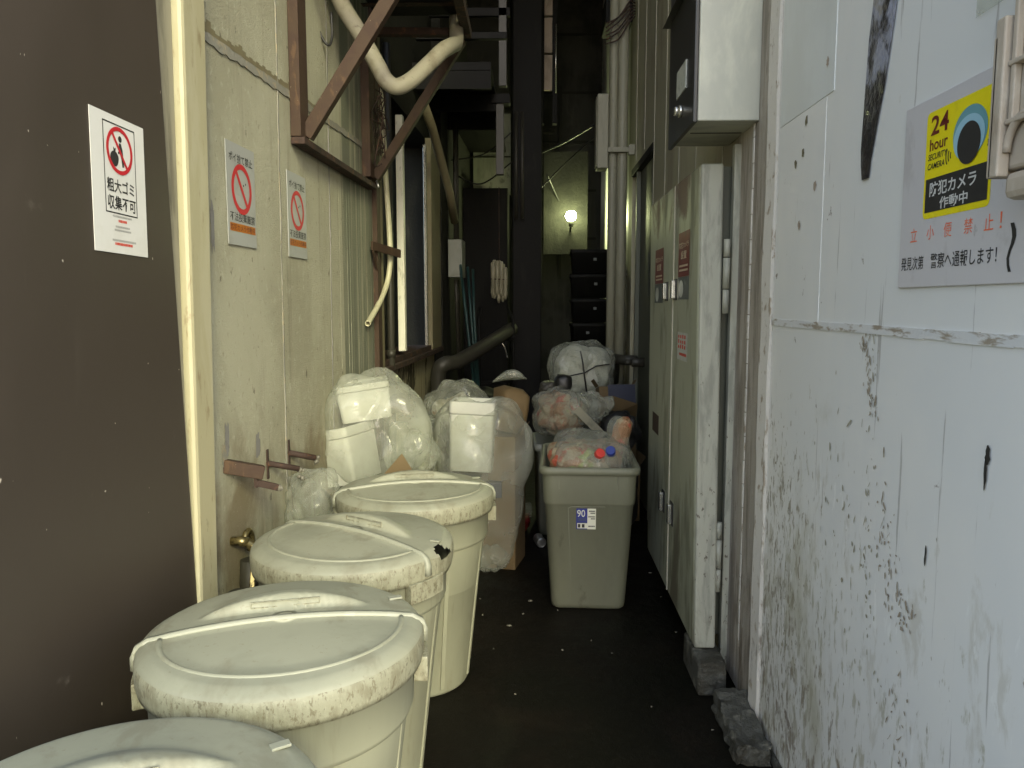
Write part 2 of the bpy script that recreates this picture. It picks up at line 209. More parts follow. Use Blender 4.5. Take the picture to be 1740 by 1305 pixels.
# ------------------------------------------------------------------ geometry helpers
class MB:
    def __init__(s): s.b = bmesh.new(); s.mi = 0
    def face(s, pts):
        f = s.b.faces.new([s.b.verts.new(p) for p in pts]); f.material_index = s.mi; return f
    def hexa(s, p):     # p: 8 corners, 0-3 bottom ring, 4-7 top ring
        v = [s.b.verts.new(q) for q in p]
        for q in ((3, 2, 1, 0), (4, 5, 6, 7), (0, 1, 5, 4), (1, 2, 6, 5), (2, 3, 7, 6), (3, 0, 4, 7)):
            s.b.faces.new([v[i] for i in q]).material_index = s.mi
        return s
    def box(s, x0, x1, y0, y1, z0, z1, f=None, m=None):
        c = [(x0, y0, z0), (x1, y0, z0), (x1, y1, z0), (x0, y1, z0), (x0, y0, z1), (x1, y0, z1), (x1, y1, z1), (x0, y1, z1)]
        if f: c = [f(*q) for q in c]
        if m: c = [m @ Vector(q) for q in c]
        return s.hexa(c)
    def bar(s, a, b, w, h, up=(0, 0, 1)):
        a, b = Vector(a), Vector(b); d = (b-a).normalized(); up = Vector(up)
        sd = d.cross(up).normalized(); u = sd.cross(d)
        c = [p+sd*i*w/2+u*j*h/2 for p in (a, b) for i, j in ((-1, -1), (1, -1), (1, 1), (-1, 1))]
        return s.hexa([c[i] for i in (0, 1, 2, 3, 4, 5, 6, 7)])
    def tube(s, pts, r, n=12, cap=True, smooth=True):
        pts = [Vector(p) for p in pts]; rs = r if isinstance(r, (list, tuple)) else [r]*len(pts); rings = []
        ref = None
        for i, p in enumerate(pts):
            d = (pts[min(i+1, len(pts)-1)]-pts[max(i-1, 0)]).normalized()
            if ref is None: ref = d.orthogonal().normalized()
            ref = (ref-d*ref.dot(d)).normalized(); bn = d.cross(ref)
            rings.append([s.b.verts.new(p+(ref*math.cos(t)+bn*math.sin(t))*rs[i]) for t in [2*math.pi*k/n for k in range(n)]])
        s.skin(rings, cap, smooth); return s
    def skin(s, rings, cap=True, smooth=True, capends=(True, True)):
        n = len(rings[0])
        for a, b in zip(rings, rings[1:]):
            for k in range(n):
                f = s.b.faces.new((a[k], a[(k+1) % n], b[(k+1) % n], b[k])); f.smooth = smooth; f.material_index = s.mi
        if cap:
            if capends[0]: s.b.faces.new(rings[0][::-1]).material_index = s.mi
            if capends[1]: s.b.faces.new(rings[-1]).material_index = s.mi
    def lathe(s, prof, n=48, c=(0, 0, 0), cap=(True, True), m=None):
        rings = []
        for r, z in prof:
            ring = []
            for k in range(n):
                t = 2*math.pi*k/n; p = Vector((c[0]+r*math.cos(t), c[1]+r*math.sin(t), c[2]+z))
                ring.append(s.b.verts.new(m @ p if m else p))
            rings.append(ring)
        s.skin(rings, True, True, cap); return s
    def rrect(s, rings, n=6, cap=(True, True), m=None):    # rings: (hx, hy, rad, z)
        out = []
        for hx, hy, rad, z in rings:
            ring = []
            for cx, cy, a0 in ((hx-rad, hy-rad, 0), (-hx+rad, hy-rad, 90), (-hx+rad, -hy+rad, 180), (hx-rad, -hy+rad, 270)):
                for k in range(n+1):
                    t = R(a0+90*k/n); p = Vector((cx+rad*math.cos(t), cy+rad*math.sin(t), z)); ring.append(s.b.verts.new(m @ p if m else p))
            out.append(ring)
        s.skin(out, True, True, cap); return s
    def disc(s, c, r, z, n=32, r0=0., sx=1., sy=1., a0=0, a1=360):
        m_ = n
        o = [(c[0]+r*sx*math.cos(R(a0+(a1-a0)*k/m_)), c[1]+r*sy*math.sin(R(a0+(a1-a0)*k/m_)), z) for k in range(m_+1)]
        if r0 <= 0: s.face(o[:-1] if a1-a0 >= 360 else o)
        else:
            i = [(c[0]+r0*sx*math.cos(R(a0+(a1-a0)*k/m_)), c[1]+r0*sy*math.sin(R(a0+(a1-a0)*k/m_)), z) for k in range(m_+1)]
            for k in range(m_): s.face((i[k], o[k], o[k+1], i[k+1]))
        return s
    def rect(s, u0, u1, v0, v1, z): s.face(((u0, v0, z), (u1, v0, z), (u1, v1, z), (u0, v1, z))); return s
    def poly(s, pts, z): s.face([(p[0], p[1], z) for p in pts]); return s
    def sphere(s, c, r, sub=3, sx=1, sy=1, sz=1):
        r_ = bmesh.ops.create_icosphere(s.b, subdivisions=sub, radius=r)
        for v in r_['verts']: v.co = Vector((c[0]+v.co.x*sx, c[1]+v.co.y*sy, c[2]+v.co.z*sz))
        for f in {f for v in r_['verts'] for f in v.link_faces}: f.smooth = True; f.material_index = s.mi
        return s
    def build(s, name, mats, parent=None, bevel=0., solid=0., smooth=False):
        me = bpy.data.meshes.new(name)
        bmesh.ops.remove_doubles(s.b, verts=s.b.verts, dist=1e-6)
        s.b.to_mesh(me); s.b.free()
        for m in (mats if isinstance(mats, (list, tuple)) else [mats]): me.materials.append(M[m])
        if smooth:
            for p in me.polygons: p.use_smooth = True
        o = bpy.data.objects.new(name, me); COL.objects.link(o)
        if parent: o.parent = parent
        if bevel:
            b = o.modifiers.new('bevel', 'BEVEL'); b.width = bevel; b.segments = 2; b.limit_method = 'ANGLE'; b.angle_limit = R(40)
        if solid:
            b = o.modifiers.new('solid', 'SOLIDIFY'); b.thickness = solid
        return o
def tag(o, label, cat, group=None):
    o['label'] = label; o['category'] = cat
    if group: o['group'] = group
    return o
def thing(name, label, cat, loc=(0, 0, 0), rz=0., group=None, mat=None):
    o = bpy.data.objects.new(name, None); COL.objects.link(o); o.empty_display_size = .1
    if mat is not None: o.matrix_world = mat
    else: o.location = loc; o.rotation_euler = (0, 0, rz)
    return tag(o, label, cat, group)
KX = .03
def Lm(s, z, o=0.): return Vector((-1+KX*(s-2.3)+o, s, z))        # point on the left wall: along, height, out
def Lb(o, s, z): return Lm(s, z, o)                                  # box mapper (out, along, height)
def Lframe(s, z, o=0.):
    u = Vector((KX, 1, 0)).normalized(); n = u.cross(Vector((0, 0, 1)))
    p = Lm(s, z, o); return Matrix(((u.x, 0, n.x, p.x), (u.y, 0, n.y, p.y), (0, 1, 0, p.z), (0, 0, 0, 1)))
def Rframe(x, y, z): return Matrix(((0, 0, -1, x), (-1, 0, 0, y), (0, 1, 0, z), (0, 0, 0, 1)))
def lettering(txt, u0, u1, v0, v1, z, mat, parent, bold=.02, name='lettering', shear=0.):
    cu = bpy.data.curves.new('lettering', 'FONT'); cu.body = txt; cu.offset = bold*.6; cu.resolution_u = 3; cu.shear = shear
    ob = bpy.data.objects.new('lettering', cu); COL.objects.link(ob)
    dg = bpy.context.evaluated_depsgraph_get(); me = bpy.data.meshes.new_from_object(ob.evaluated_get(dg))
    bpy.data.objects.remove(ob); bpy.data.curves.remove(cu)
    xs = [v.co.x for v in me.vertices]; ys = [v.co.y for v in me.vertices]
    if not xs: return None
    x0, x1, y0, y1 = min(xs), max(xs), min(ys), max(ys)
    for v in me.vertices:
        v.co = Vector((u0+(v.co.x-x0)/(x1-x0)*(u1-u0), v0+(v.co.y-y0)/max(1e-6, y1-y0)*(v1-v0), z))
    me.materials.clear(); me.materials.append(M[mat]); me.name = name
    o = bpy.data.objects.new(name, me); COL.objects.link(o); o.parent = parent; return o
def ban(mb, c, r, w, z, sx=1.):
    mb.disc(c, r, z, 48, r-w, sx=sx)
    a = R(-52); d = Vector((math.cos(a)*sx, math.sin(a))); n = Vector((-math.sin(a)*sx, math.cos(a)))*w*.42; rr = r-w*.5
    c = Vector(c[:2]); mb.poly([c+d*rr-n, c+d*rr+n, c-d*rr+n, c-d*rr-n], z+.0001)
def greek(mb, u0, u1, v, h, z, rnd):       # print too small to read in the photo
    u = u0
    while u < u1:
        l = rnd.uniform(.6, 1.1)*h
        mb.rect(u, min(u+l*.8, u1), v, v+h, z); u += l

def crumple(p, seed, f, a):
    q = p*f+Vector((seed*3.7, seed*1.3, seed*5.1))
    d, _ = noise.voronoi(q); e = min(1., (d[1]-d[0])*1.6)
    return a*(e-.55)+a*.9*noise.noise(q*.55)+a*.25*noise.noise(q*3.1)
def blob(name, mat, parent, c, size, seed, f=3.2, a=.10, sub=5, sq=2.6, flat=0., pinch=0., taper=0., rz=0.):
    """crumpled sack: superellipsoid of half sizes `size`"""
    mb = MB(); bmesh.ops.create_icosphere(mb.b, subdivisions=sub, radius=1.)
    sx, sy, sz = size; rm = Matrix.Rotation(rz, 3, 'Z'); mean = (sx*sy*sz)**(1/3)
    for v in mb.b.verts:
        d = v.co.normalized()
        k = (abs(d.x)**sq+abs(d.y)**sq+abs(d.z)**sq)**(-1/sq); p = d*k
        w_ = 1.+taper*p.z
        if pinch and p.z > .45: w_ *= 1-pinch*min(1, (p.z-.45)/.55)**1.3
        p = Vector((p.x*sx*w_, p.y*sy*w_, p.z*sz))
        q = Vector((p.x, p.y, p.z*.7))/mean
        p += d*mean*crumple(q, seed, f*.36, a*1.9)
        p += d*mean*crumple(q, seed+9, f*1.0, a*.17)
        if flat and p.z < -sz*flat: p.z = -sz*flat-(p.z+sz*flat)*.05
        v.co = rm @ p
    for fc in mb.b.faces: fc.smooth = True
    o = mb.build(name, mat, parent); o.location = c; return o
# ------------------------------------------------------------------ ground
def struct(o): o['kind'] = 'structure'; return o
struct(MB().box(-40, 40, -40, 40, -.3, 0).build('ground', 'ground'))

# ------------------------------------------------------------------ left building
t = thing('brown_cladding', 'dark brown painted steel panel with white specks at the left of the alley mouth', 'panel', Lm(1.4, 0))
t.matrix_world = Matrix.Identity(4)
def skewL(name, quad, o0, o1, mat, par, bev=0.):     # quad (s,z) x4 on the left wall between depths o0 and o1
    b = MB(); b.hexa([Lm(s, z, o) for o in (o0, o1) for s, z in quad]); return b.build(name, mat, par, bev)
ex = lambda s0, z0, s1, z1, z: s0+(s1-s0)*(z-z0)/(z1-z0)   # a slightly leaning edge
e1 = lambda z: ex(2.16, .632, 2.063, 2.28, z); p1 = lambda z: ex(2.136, .628, 2.172, 2.32, z)
p2 = lambda z: ex(2.255, .594, 2.325, 2.376, z); e1b = lambda z: max(e1(z), p1(z))
skewL('panel_sheet', [(1.25, 0), (e1(0)-.03, 0), (e1(3.2), 3.2), (1.25, 3.2)], -.25, .035, 'brown', t, .004)
skewL('edge_trim', [(e1(0)-.027, 0), (p1(0)-.002, 0), (p1(3.2)-.004, 3.2), (e1(3.2)+.003, 3.2)], -.25, .018, 'brown_edge', t, .002)
b = MB(); b.box(-.25, .0, 1.25, 2.06, 3.204, 9, Lb); b.build('upper_cladding', 'brown_edge', t)

t = thing('corner_post', 'cream painted post with dirty foot between brown panel and cement wall', 'post')
skewL('post_shaft', [(p1(0), 0), (p2(0), 0), (p2(3.2), 3.2), (p1(3.2), 3.2)], -.22, .045, 'cream_post', t, .012)
skewL('post_flange', [(p2(0)+.002, 0), (p2(0)+.06, 0), (p2(3.2)+.035, 3.2), (p2(3.2)+.002, 3.2)], -.22, .012, 'pillar', t, .003)

t = thing('cement_wall', 'cream rough cement wall with vertical seams and a grey horizontal joint', 'wall')
b = MB(); b.box(-.3, .0, 2.30, 4.62, 0, 9, Lb); b.build('wall_face', 'conc', t)
b = MB()
rnd = random.Random(3)
def strip(mb, pts, wd, th, o=.0, jit=.3):
    prev = None
    for i, (s, z) in enumerate(pts):
        w_ = wd*(1+rnd.uniform(-jit, jit)); cur = [Lm(s, z-w_/2, o-.01), Lm(s, z-w_/2, o+th), Lm(s, z+w_/2, o+th*.8), Lm(s, z+w_/2, o-.01)]
        if prev: mb.hexa([prev[0], prev[1], prev[2], prev[3], cur[0], cur[1], cur[2], cur[3]])
        prev = cur
strip(b, [(2.34+.03*i, 2.302+.03*(.03*i)+rnd.uniform(-.0025, .0025)) for i in range(75)], .030, .005, jit=.22)
b.build('joint_filler', 'filler', t)
b = MB()
for i in range(40):
    s = 2.36+.03*i; hh = .012+.05*abs(noise.noise(Vector((s*4, 1, 2))))*(1-i/45)+.03*abs(noise.noise(Vector((s*25, 3, 2))))
    b.face([Lm(s, 2.318+.03*(s-2.34), .0022), Lm(s+.031, 2.318+.03*(s-2.31), .0022), Lm(s+.031, 2.318+.03*(s-2.31)+hh, .0022), Lm(s, 2.318+.03*(s-2.34)+hh, .0022)])
b.build('joint_stain', 'wood', t)
for sv, ln in ((3.0, .0), (3.66, .02)):
    b = MB(); prev = None
    for i in range(46):
        z = .1*i; s = sv+.018*(z-1)+rnd.uniform(-.002, .002); w_ = .006*rnd.uniform(.4, 1.6); th = .0025*rnd.uniform(.2, 1.6)
        cur = [Lm(s-w_, z, -.004), Lm(s+w_, z, -.004), Lm(s+w_*.6, z, th), Lm(s-w_*.6, z, th)]
        if prev: b.hexa(prev+cur)
        prev = cur
    b.build('seam_bead', 'filler' if sv < 3.2 else 'patch', t)
b = MB()      # ribbed stained sheet at the far end of the wall
for s in (3.83, 3.97, 4.02, 4.21, 4.33, 4.47):
    b.box(-.004, .0012*rnd.uniform(.6, 1.4), s, s+rnd.uniform(.008, .02), 0, 2.13, Lb)
b.build('rib', 'conc', t, .002)
def rough_patch(s, z, ws, hz, o, mat, par, name, sd, lean=0.):
    q = random.Random(sd); b = MB(); n = 26; pts = []
    for k in range(n):
        a = 2*math.pi*k/n; r = 1+q.uniform(-.22, .22); ca, sa = math.cos(a), math.sin(a)
        ca = math.copysign(abs(ca)**.6, ca); sa = math.copysign(abs(sa)**.6, sa)
        pts.append(Lm(s+ws*r*ca+lean*hz*sa, z+hz*r*sa, o))
    b.face(pts); return b.build(name, mat, par)
rough_patch(2.405, 1.735, .013, .075, .003, 'patch', t, 'paint_patch', 1)
rough_patch(2.705, .99, .018, .045, .003, 'patch', t, 'paint_patch', 2)
rough_patch(2.45, 1.06, .016, .05, .003, 'patch', t, 'paint_patch', 5)
# wall end trim and recessed wall with window beyond
t = thing('wall_end_trim', 'rusty brown flaking trim strip closing the end of the cement wall', 'trim')
b = MB(); b.box(-.3, .02, 4.625, 4.72, 0, 9, Lb); b.build('trim_face', 'wood', t, .006)
b = MB(); b.box(-.3, .028, 4.53, 4.622, .0, 9, Lb); b.build('trim_flange', 'rust', t, .004)

t = thing('recessed_wall', 'dark recessed wall with peeling pale plaster under the window', 'wall')
b = MB(); b.box(-.4, -.06, 4.725, 7.15, 0, 1.06, Lb); b.build('plaster', 'peel', t)
b = MB(); b.box(-.4, -.06, 4.725, 7.15, 2.9, 9, Lb); b.box(-.4, .02, 7.155, 10, 0, 9, Lb); b.build('darkened_face', 'dark', t)
t = thing('window', 'tall dark window with pale metal stile beyond the cement wall', 'window')
b = MB(); b.box(-.30, -.24, 4.73, 6.62, 1.12, 2.9, Lb); b.build('pane', 'glass', t)
b = MB(); b.box(-.012, .036, 5.28, 5.34, 1.17, 2.75, Lb); b.build('stile', 'alu', t, .004)
b = MB(); b.box(-.035, -.012, 6.50, 6.56, 1.14, 2.8, Lb); b.build('sash_edge', 'chrome', t, .004)
b = MB(); b.box(-.04, .01, 6.63, 7.14, 1.10, 2.88, Lb); b.build('frame', 'wood', t, .006)
b = MB(); b.box(-.3, .03, 4.73, 7.14, 1.062, 1.10, Lb); b.box(-.3, -.0, 4.73, 6.62, 1.10, 1.14, Lb); b.build('sill', 'rustdark', t, .004)
b = MB(); b.box(-.07, -.05, 4.73, 4.98, 1.16, 1.52, Lb); b.build('stored_boxes', 'stickgrey', t)

# ------------------------------------------------------------------ right building
t = thing('white_wall', 'bluish white steel panelled wall with brown scuffs on the right', 'wall')
b = MB(); b.box(.8, 7, 1.1, 2.60, -.02, 9); b.box(.86, 7, 2.6, 10, 0, 9); b.build('wall_face', 'white', t)
b = MB()
for i in range(15):
    y0 = 1.1+.1*i; b.box(.797-rnd.uniform(0, .0015), .801, y0, y0+.1, 1.428-rnd.uniform(0, .003), 1.446+rnd.uniform(0, .003))
b.build('seam_strip', 'whiteseam', t)
b = MB(); b.box(.7985, .802, 2.19, 2.585, 1.446, 2.06); b.build('overpainted_sheet', 'white', t)
b = MB(); b.box(.7978, .802, 2.14, 2.585, 2.062, 3.5); b.build('overpainted_sheet', 'white2', t)
for k, (y, z, wy, hz) in enumerate(((1.352, 1.235, .007, .018), (1.541, .99, .0035, .022), (1.356, 1.20, .004, .03))):
    q = random.Random(k+3); b = MB(); n = 18
    b.face([(.7972, y+wy*math.cos(a)*q.uniform(.6, 1.4), z+hz*math.sin(a)) for a in [2*math.pi*i/n for i in range(n)]]); b.build('drip_stain', 'ink', t)
for k, (y, z) in enumerate(((2.34, 2.03), (2.19, 2.15), (2.36, 1.94), (2.25, 1.83), (2.42, 1.92), (2.37, 1.73))):
    q = random.Random(k+30); b = MB(); n = 14
    b.face([(.7966, y+.011*math.cos(a)*q.uniform(.6, 1.3), z+.013*math.sin(a)*q.uniform(.7, 1.3)) for a in [2*math.pi*i/n for i in range(n)]]); b.build('glue_spot', 'planks' if k % 2 else 'wood', t)

q = random.Random(77)
for mat_, clusters in (('flake', (((1.884, 1.425), (1.80, 1.22), .012, 70), ((1.77, 1.02), (1.60, .80), .03, 80), ((1.66, .62), (1.50, .40), .04, 60))), ('scuff', (((2.05, 1.02), (1.75, .62), .10, 60), ((2.45, 1.0), (2.30, .35), .05, 150), ((1.83, 1.42), (1.79, .7), .012, 50)))):
    b = MB()
    for (ya, za), (yb, zb), sg, n in clusters:
        for i in range(n):
            u = q.random(); y = ya+(yb-ya)*u+q.gauss(0, sg); z = za+(zb-za)*u+q.gauss(0, sg*1.6)
            if not 1.15 < y < 2.58 or z < .05: continue
            wy, hz, tl = abs(q.gauss(0, .0022))+.001, abs(q.gauss(0, .006))+.0025, q.gauss(0, .35); m = q.randint(5, 8); x = .7974-q.uniform(0, .0006)
            b.face([(x, y+wy*q.uniform(.5, 1.3)*math.cos(k*6.283/m)+tl*hz*math.sin(k*6.283/m), z+hz*q.uniform(.6, 1.2)*math.sin(k*6.283/m)) for k in range(m)])
    o = b.build('paint_scrapes', mat_, t); o['kind'] = 'stuff'
t = thing('mortar_pillar', 'grey pink mortar pillar strip with flaking white edge beside the white wall', 'pillar')
b = MB(); b.box(.79, 1.0, 2.70, 3.10, .02, 9); b.build('pillar_face', 'pillar', t)
b = MB(); prev = None
for i in range(70):
    z = .03+.09*i; o = rnd.uniform(-.003, .003); x = .778+o
    cur = [(.84, 2.603, z), (.84, 2.697, z), (x+.01, 2.697+o, z), (x, 2.66, z), (x+.012, 2.603, z)]
    cur = [b.b.verts.new(c) for c in cur]
    if prev:
        for k in range(5): b.b.faces.new((prev[k], prev[(k+1) % 5], cur[(k+1) % 5], cur[k]))
    prev = cur
b.build('edge_bead', 'pilledge', t)
b = MB()
for i in range(66): b.box(.786+rnd.uniform(-.001, .002), .792, 2.845+rnd.uniform(-.002, .002), 2.857+rnd.uniform(-.002, .003), .2+.09*i, .2+.09*(i+1)-.004)
b.build('mortar_line', 'pilledge', t)
b = MB(); b.box(.765, 1.0, 3.02, 3.06, .02, 2.1); b.build('door_jamb', 'cabedge', t, .004)

t = thing('siding_wall', 'dim beige siding wall with thin vertical joints above the grey cabinet', 'wall')
b = MB(); b.box(.8, 1.0, 3.105, 5.27, 0, 9); b.box(.8, 1.0, 5.27, 6.6, 2.56, 9); b.box(.8, 1.0, 6.36, 6.6, 0, 2.56); b.build('siding_face', 'siding', t)
b = MB()
for y in (3.35, 3.9, 4.35, 4.8, 5.25): b.box(.797, .802, y, y+.012, 2.05, 5)
for y in (5.7, 6.15): b.box(.797, .802, y, y+.016, 2.6, 5)
b.build('joint', 'sidingbead', t)
t = thing('steel_door', 'grey green steel door set back in the right wall behind the cabinet', 'door')
b = MB(); b.box(.83, .9, 5.275, 6.355, 0, 2.5); b.build('door_leaf', 'door', t)
b = MB(); b.box(.79, .9, 5.272, 6.358, 2.505, 2.56); b.build('lintel', 'darker', t, .003)
b = MB(); b.box(.795, .829, 6.05, 6.09, 0, 2.5); b.build('frame_edge', 'door', t, .004)
b = MB(); b.tube([(.83, 5.75, 1.06), (.74, 5.75, 1.06), (.735, 5.75, 1.06)], [.035, .035, .028], 16); b.tube([(.735, 5.75, 1.06), (.69, 5.75, 1.06)], .022, 12); b.build('knob', 'greypipe', t)
b = MB(); b.box(.824, .8295, 5.45, 5.6, 1.55, 1.86); b.build('notice', 'stickgrey', t)

t = thing('back_wall', 'dim grey wall closing the far end of the alley', 'wall')
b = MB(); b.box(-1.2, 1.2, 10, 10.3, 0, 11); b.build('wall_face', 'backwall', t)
b = MB(); b.box(-1.1, 1.1, 4.9, 10, 5.4, 5.5); tag(b.build('shade_canopy', 'darker'), 'added unseen black canopy shading the deep end of the alley', 'canopy')  # canopy is out of view, added to keep sky light off the deep alley
b = MB()
for z in (2.3, 2.9, 3.5, 4.1, 4.8): b.box(.1, .8, 9.985, 10.02, z, z+.03)
b.box(.32, .36, 9.97, 10.02, 1.8, 4.2); b.build('ledge', 'dark', t)

# ------------------------------------------------------------------ cabinet with two leaves
CX = .64
t = thing('meter_cabinet', 'worn grey steel cabinet with two door leaves and red stickers along the right wall', 'cabinet')
b = MB(); b.box(CX+.03, .79, 3.105, 4.27, .13, 2.03); b.build('carcass', 'door', t)
def leaf(y0, y1, par):
    b = MB(); b.hexa([(CX, y0[0], .14), (CX+.09, y0[0], .14), (CX+.09, y1[0], .14), (CX, y1[0], .14), (CX, y0[1], 2.03), (CX+.09, y0[1], 2.03), (CX+.09, y1[1], 2.03), (CX, y1[1], 2.03)])
    return b.build('door_leaf', 'cab', par, .012)
la = leaf((2.965, 3.05), (3.545, 3.575), t); lb_ = leaf((3.553, 3.583), (4.19, 4.28), t)
b = MB(); b.hexa([(CX+.003, 2.945, .14), (CX+.085, 2.945, .14), (CX+.085, 2.963, .14), (CX+.003, 2.963, .14), (CX+.003, 3.03, 2.03), (CX+.088, 3.03, 2.03), (CX+.088, 3.048, 2.03), (CX+.003, 3.048, 2.03)])
b.build('leaf_return', 'cabedge', t, .008)
b = MB(); b.box(CX-.004, CX+.002, 3.546, 3.558, .15, 2.02); b.build('meeting_strip', 'sidingbead', t)
def handle(y, z, h, par):
    b = MB(); b.box(CX-.004, CX+.001, y-.035, y+.035, z-h/2-.008, z+h/2+.008); p = b.build('handle_plate', 'black', par, .002)
    b = MB(); b.box(CX-.022, CX-.0045, y-.02, y+.02, z-h/2, z+h/2); b.build('handle', 'chrome', p, .003)
handle(3.72, 1.555, .075, lb_); handle(3.495, 1.56, .08, la); handle(3.70, .54, .09, lb_); handle(3.47, .54, .09, la)
for z in (1.60, .50):
    b = MB()
    b.tube([(.737, 2.985, z-.14), (.737, 2.985, z-.05)], .012, 12); b.tube([(.737, 2.985, z-.046), (.737, 2.985, z+.07)], .013, 12); b.tube([(.737, 2.985, z+.074), (.737, 2.985, z+.14)], .012, 12)
    b.build('hinge', 'cabedge', t)
# stickers on the leaves
def sticker(y0, y1, z0, z1, par, split, txt):
    e = bpy.data.objects.new('warning_sticker', None); COL.objects.link(e); e.parent = par; e.matrix_world = Rframe(CX-.0012, y0, z0)
    W_, H_ = y0-y1, z1-z0
    b = MB(); b.rect(0, W_, H_*split, H_, 0); b.build('red_field', 'stickred', e)
    b = MB(); b.rect(0, W_, 0, H_*split-.001, 0); b.build('lower_field', 'stickgrey', e)
    if txt:
        lettering(txt[0], .08*W_, .92*W_, H_*.76, H_*.85, .0008, 'fadetext', e)
        lettering(txt[1], .25*W_, .75*W_, H_*.60, H_*.72, .0008, 'fadetext', e)
        b = MB(); q = random.Random(2)
        for k in range(2): greek(b, .12*W_, .88*W_, H_*(.42+.065*k), H_*.03, .0008, q)
        b.build('small_print', 'fadetext', e)
        b = MB(); b.disc((.32*W_, H_*.16), H_*.13, .001, 20, sx=.8*W_/H_*2.0); b.build('lens_picture', 'stickwhite', e)
sticker(3.44, 3.20, 1.515, 1.80, la, .34, ('防犯カメラ', '設置'))
sticker(4.08, 3.83, 1.50, 1.77, lb_, .36, ('防犯カメラ', '設置'))
e = bpy.data.objects.new('faded_notice', None); COL.objects.link(e); e.parent = la; e.matrix_world = Rframe(CX-.0012, 3.42, 1.255)
b = MB(); b.rect(0, .22, 0, .12, 0); b.build('notice_sheet', 'stickwhite', e)
b = MB(); q = random.Random(8)
for k in range(4):
    for j in range(3): b.rect(.02+.045*k, .045+.045*k, .05+.022*j, .062+.022*j+q.uniform(0, .006), .0008)
greek(b, .05, .2, .02, .012, .0008, q); b.build('faded_print', 'redfade', e)
b = MB(); b.rect(0, .2, 0, .10, 0); o = b.build('paint_patch', 'rust', lb_); o.matrix_world = Rframe(CX-.001, 4.08, .83)
# plinth and rubble
t = tag(MB().box(.635, .745, 2.83, 3.12, .0, .135).build('concrete_plinth', 'concblock', None, .012), 'damp concrete block under the near foot of the grey cabinet', 'plinth')
b = MB(); b.box(-.055, .055, -.17, .17, -.03, .055); bmesh.ops.subdivide_edges(b.b, edges=b.b.edges[:], cuts=9, use_grid_fill=True)
for v in b.b.verts:
    v.co += Vector((noise.noise(v.co*40), noise.noise(v.co*35+Vector((7, 0, 0))), noise.noise(v.co*30+Vector((0, 9, 0)))))*.014+Vector((0, 0, .03*noise.noise(v.co*9)))
o = b.build('rubble', 'concblock'); o.location = (.725, 2.56, .02); tag(o, 'low broken concrete lump on the ground in front of the cabinet plinth', 'rubble')
struct(MB().box(.785, .80, 1.1, 2.60, -.01, .03).build('kerb', 'concblock', None, .008))
# galvanised box
t = thing('control_box', 'galvanised steel box with dark door hung on the right wall above the cabinet', 'box')
b = MB(); b.box(.575, .792, 2.80, 3.25, 2.135, 2.86); b.build('casing', 'metalbox', t, .004)
b = MB(); b.box(.558, .5735, 2.79, 3.29, 2.128, 2.84); d_ = b.build('box_door', 'metaldark', t, .004)
b = MB(); b.hexa([(.53, 2.77, 2.62), (.575, 2.77, 2.62), (.575, 3.32, 2.62), (.53, 3.32, 2.62), (.56, 2.77, 2.66), (.575, 2.77, 2.66), (.575, 3.32, 2.66), (.56, 3.32, 2.66)])
b.build('rain_hood', 'metaldark', t)
b = MB(); b.box(.5535, .5575, 2.92, 3.10, 2.28, 2.38); b.build('rating_plate', 'stickwhite', d_)
b = MB(); b.tube([(.558, 3.0, 2.215), (.545, 3.0, 2.215)], .022, 18); b.tube([(.545, 3.0, 2.215), (.528, 3.0, 2.215)], [.018, .016], 18); b.build('lock_knob', 'chrome', d_)
b = MB(); b.box(.59, .78, 2.99, 2.998, 2.1325, 2.1345); b.build('bottom_seam', 'black', t)
# torn film on the white wall
b = MB(); ed = [(1.909, 1.782, 2.205), (1.925, 1.80, 2.12), (1.934, 1.832, 1.99), (1.938, 1.855, 1.93), (1.942, 1.875, 1.87), (1.938, 1.888, 1.83), (1.929, 1.893, 1.795)]
ed = [(1.905, 1.765, 2.45)]+ed
pv = None
for ya, yb, z in ed:
    cur = [(.7965, ya, z), (.7945, (ya+yb)/2, z), (.7965, yb, z)]
    if pv:
        b.face([pv[0], pv[1], cur[1], cur[0]]); b.face([pv[1], pv[2], cur[2], cur[1]])
    pv = cur
tag(b.build('torn_tape', 'blackfilm', None, 0, .0015), 'long tapering strip of torn black film stuck on the white wall', 'tape')

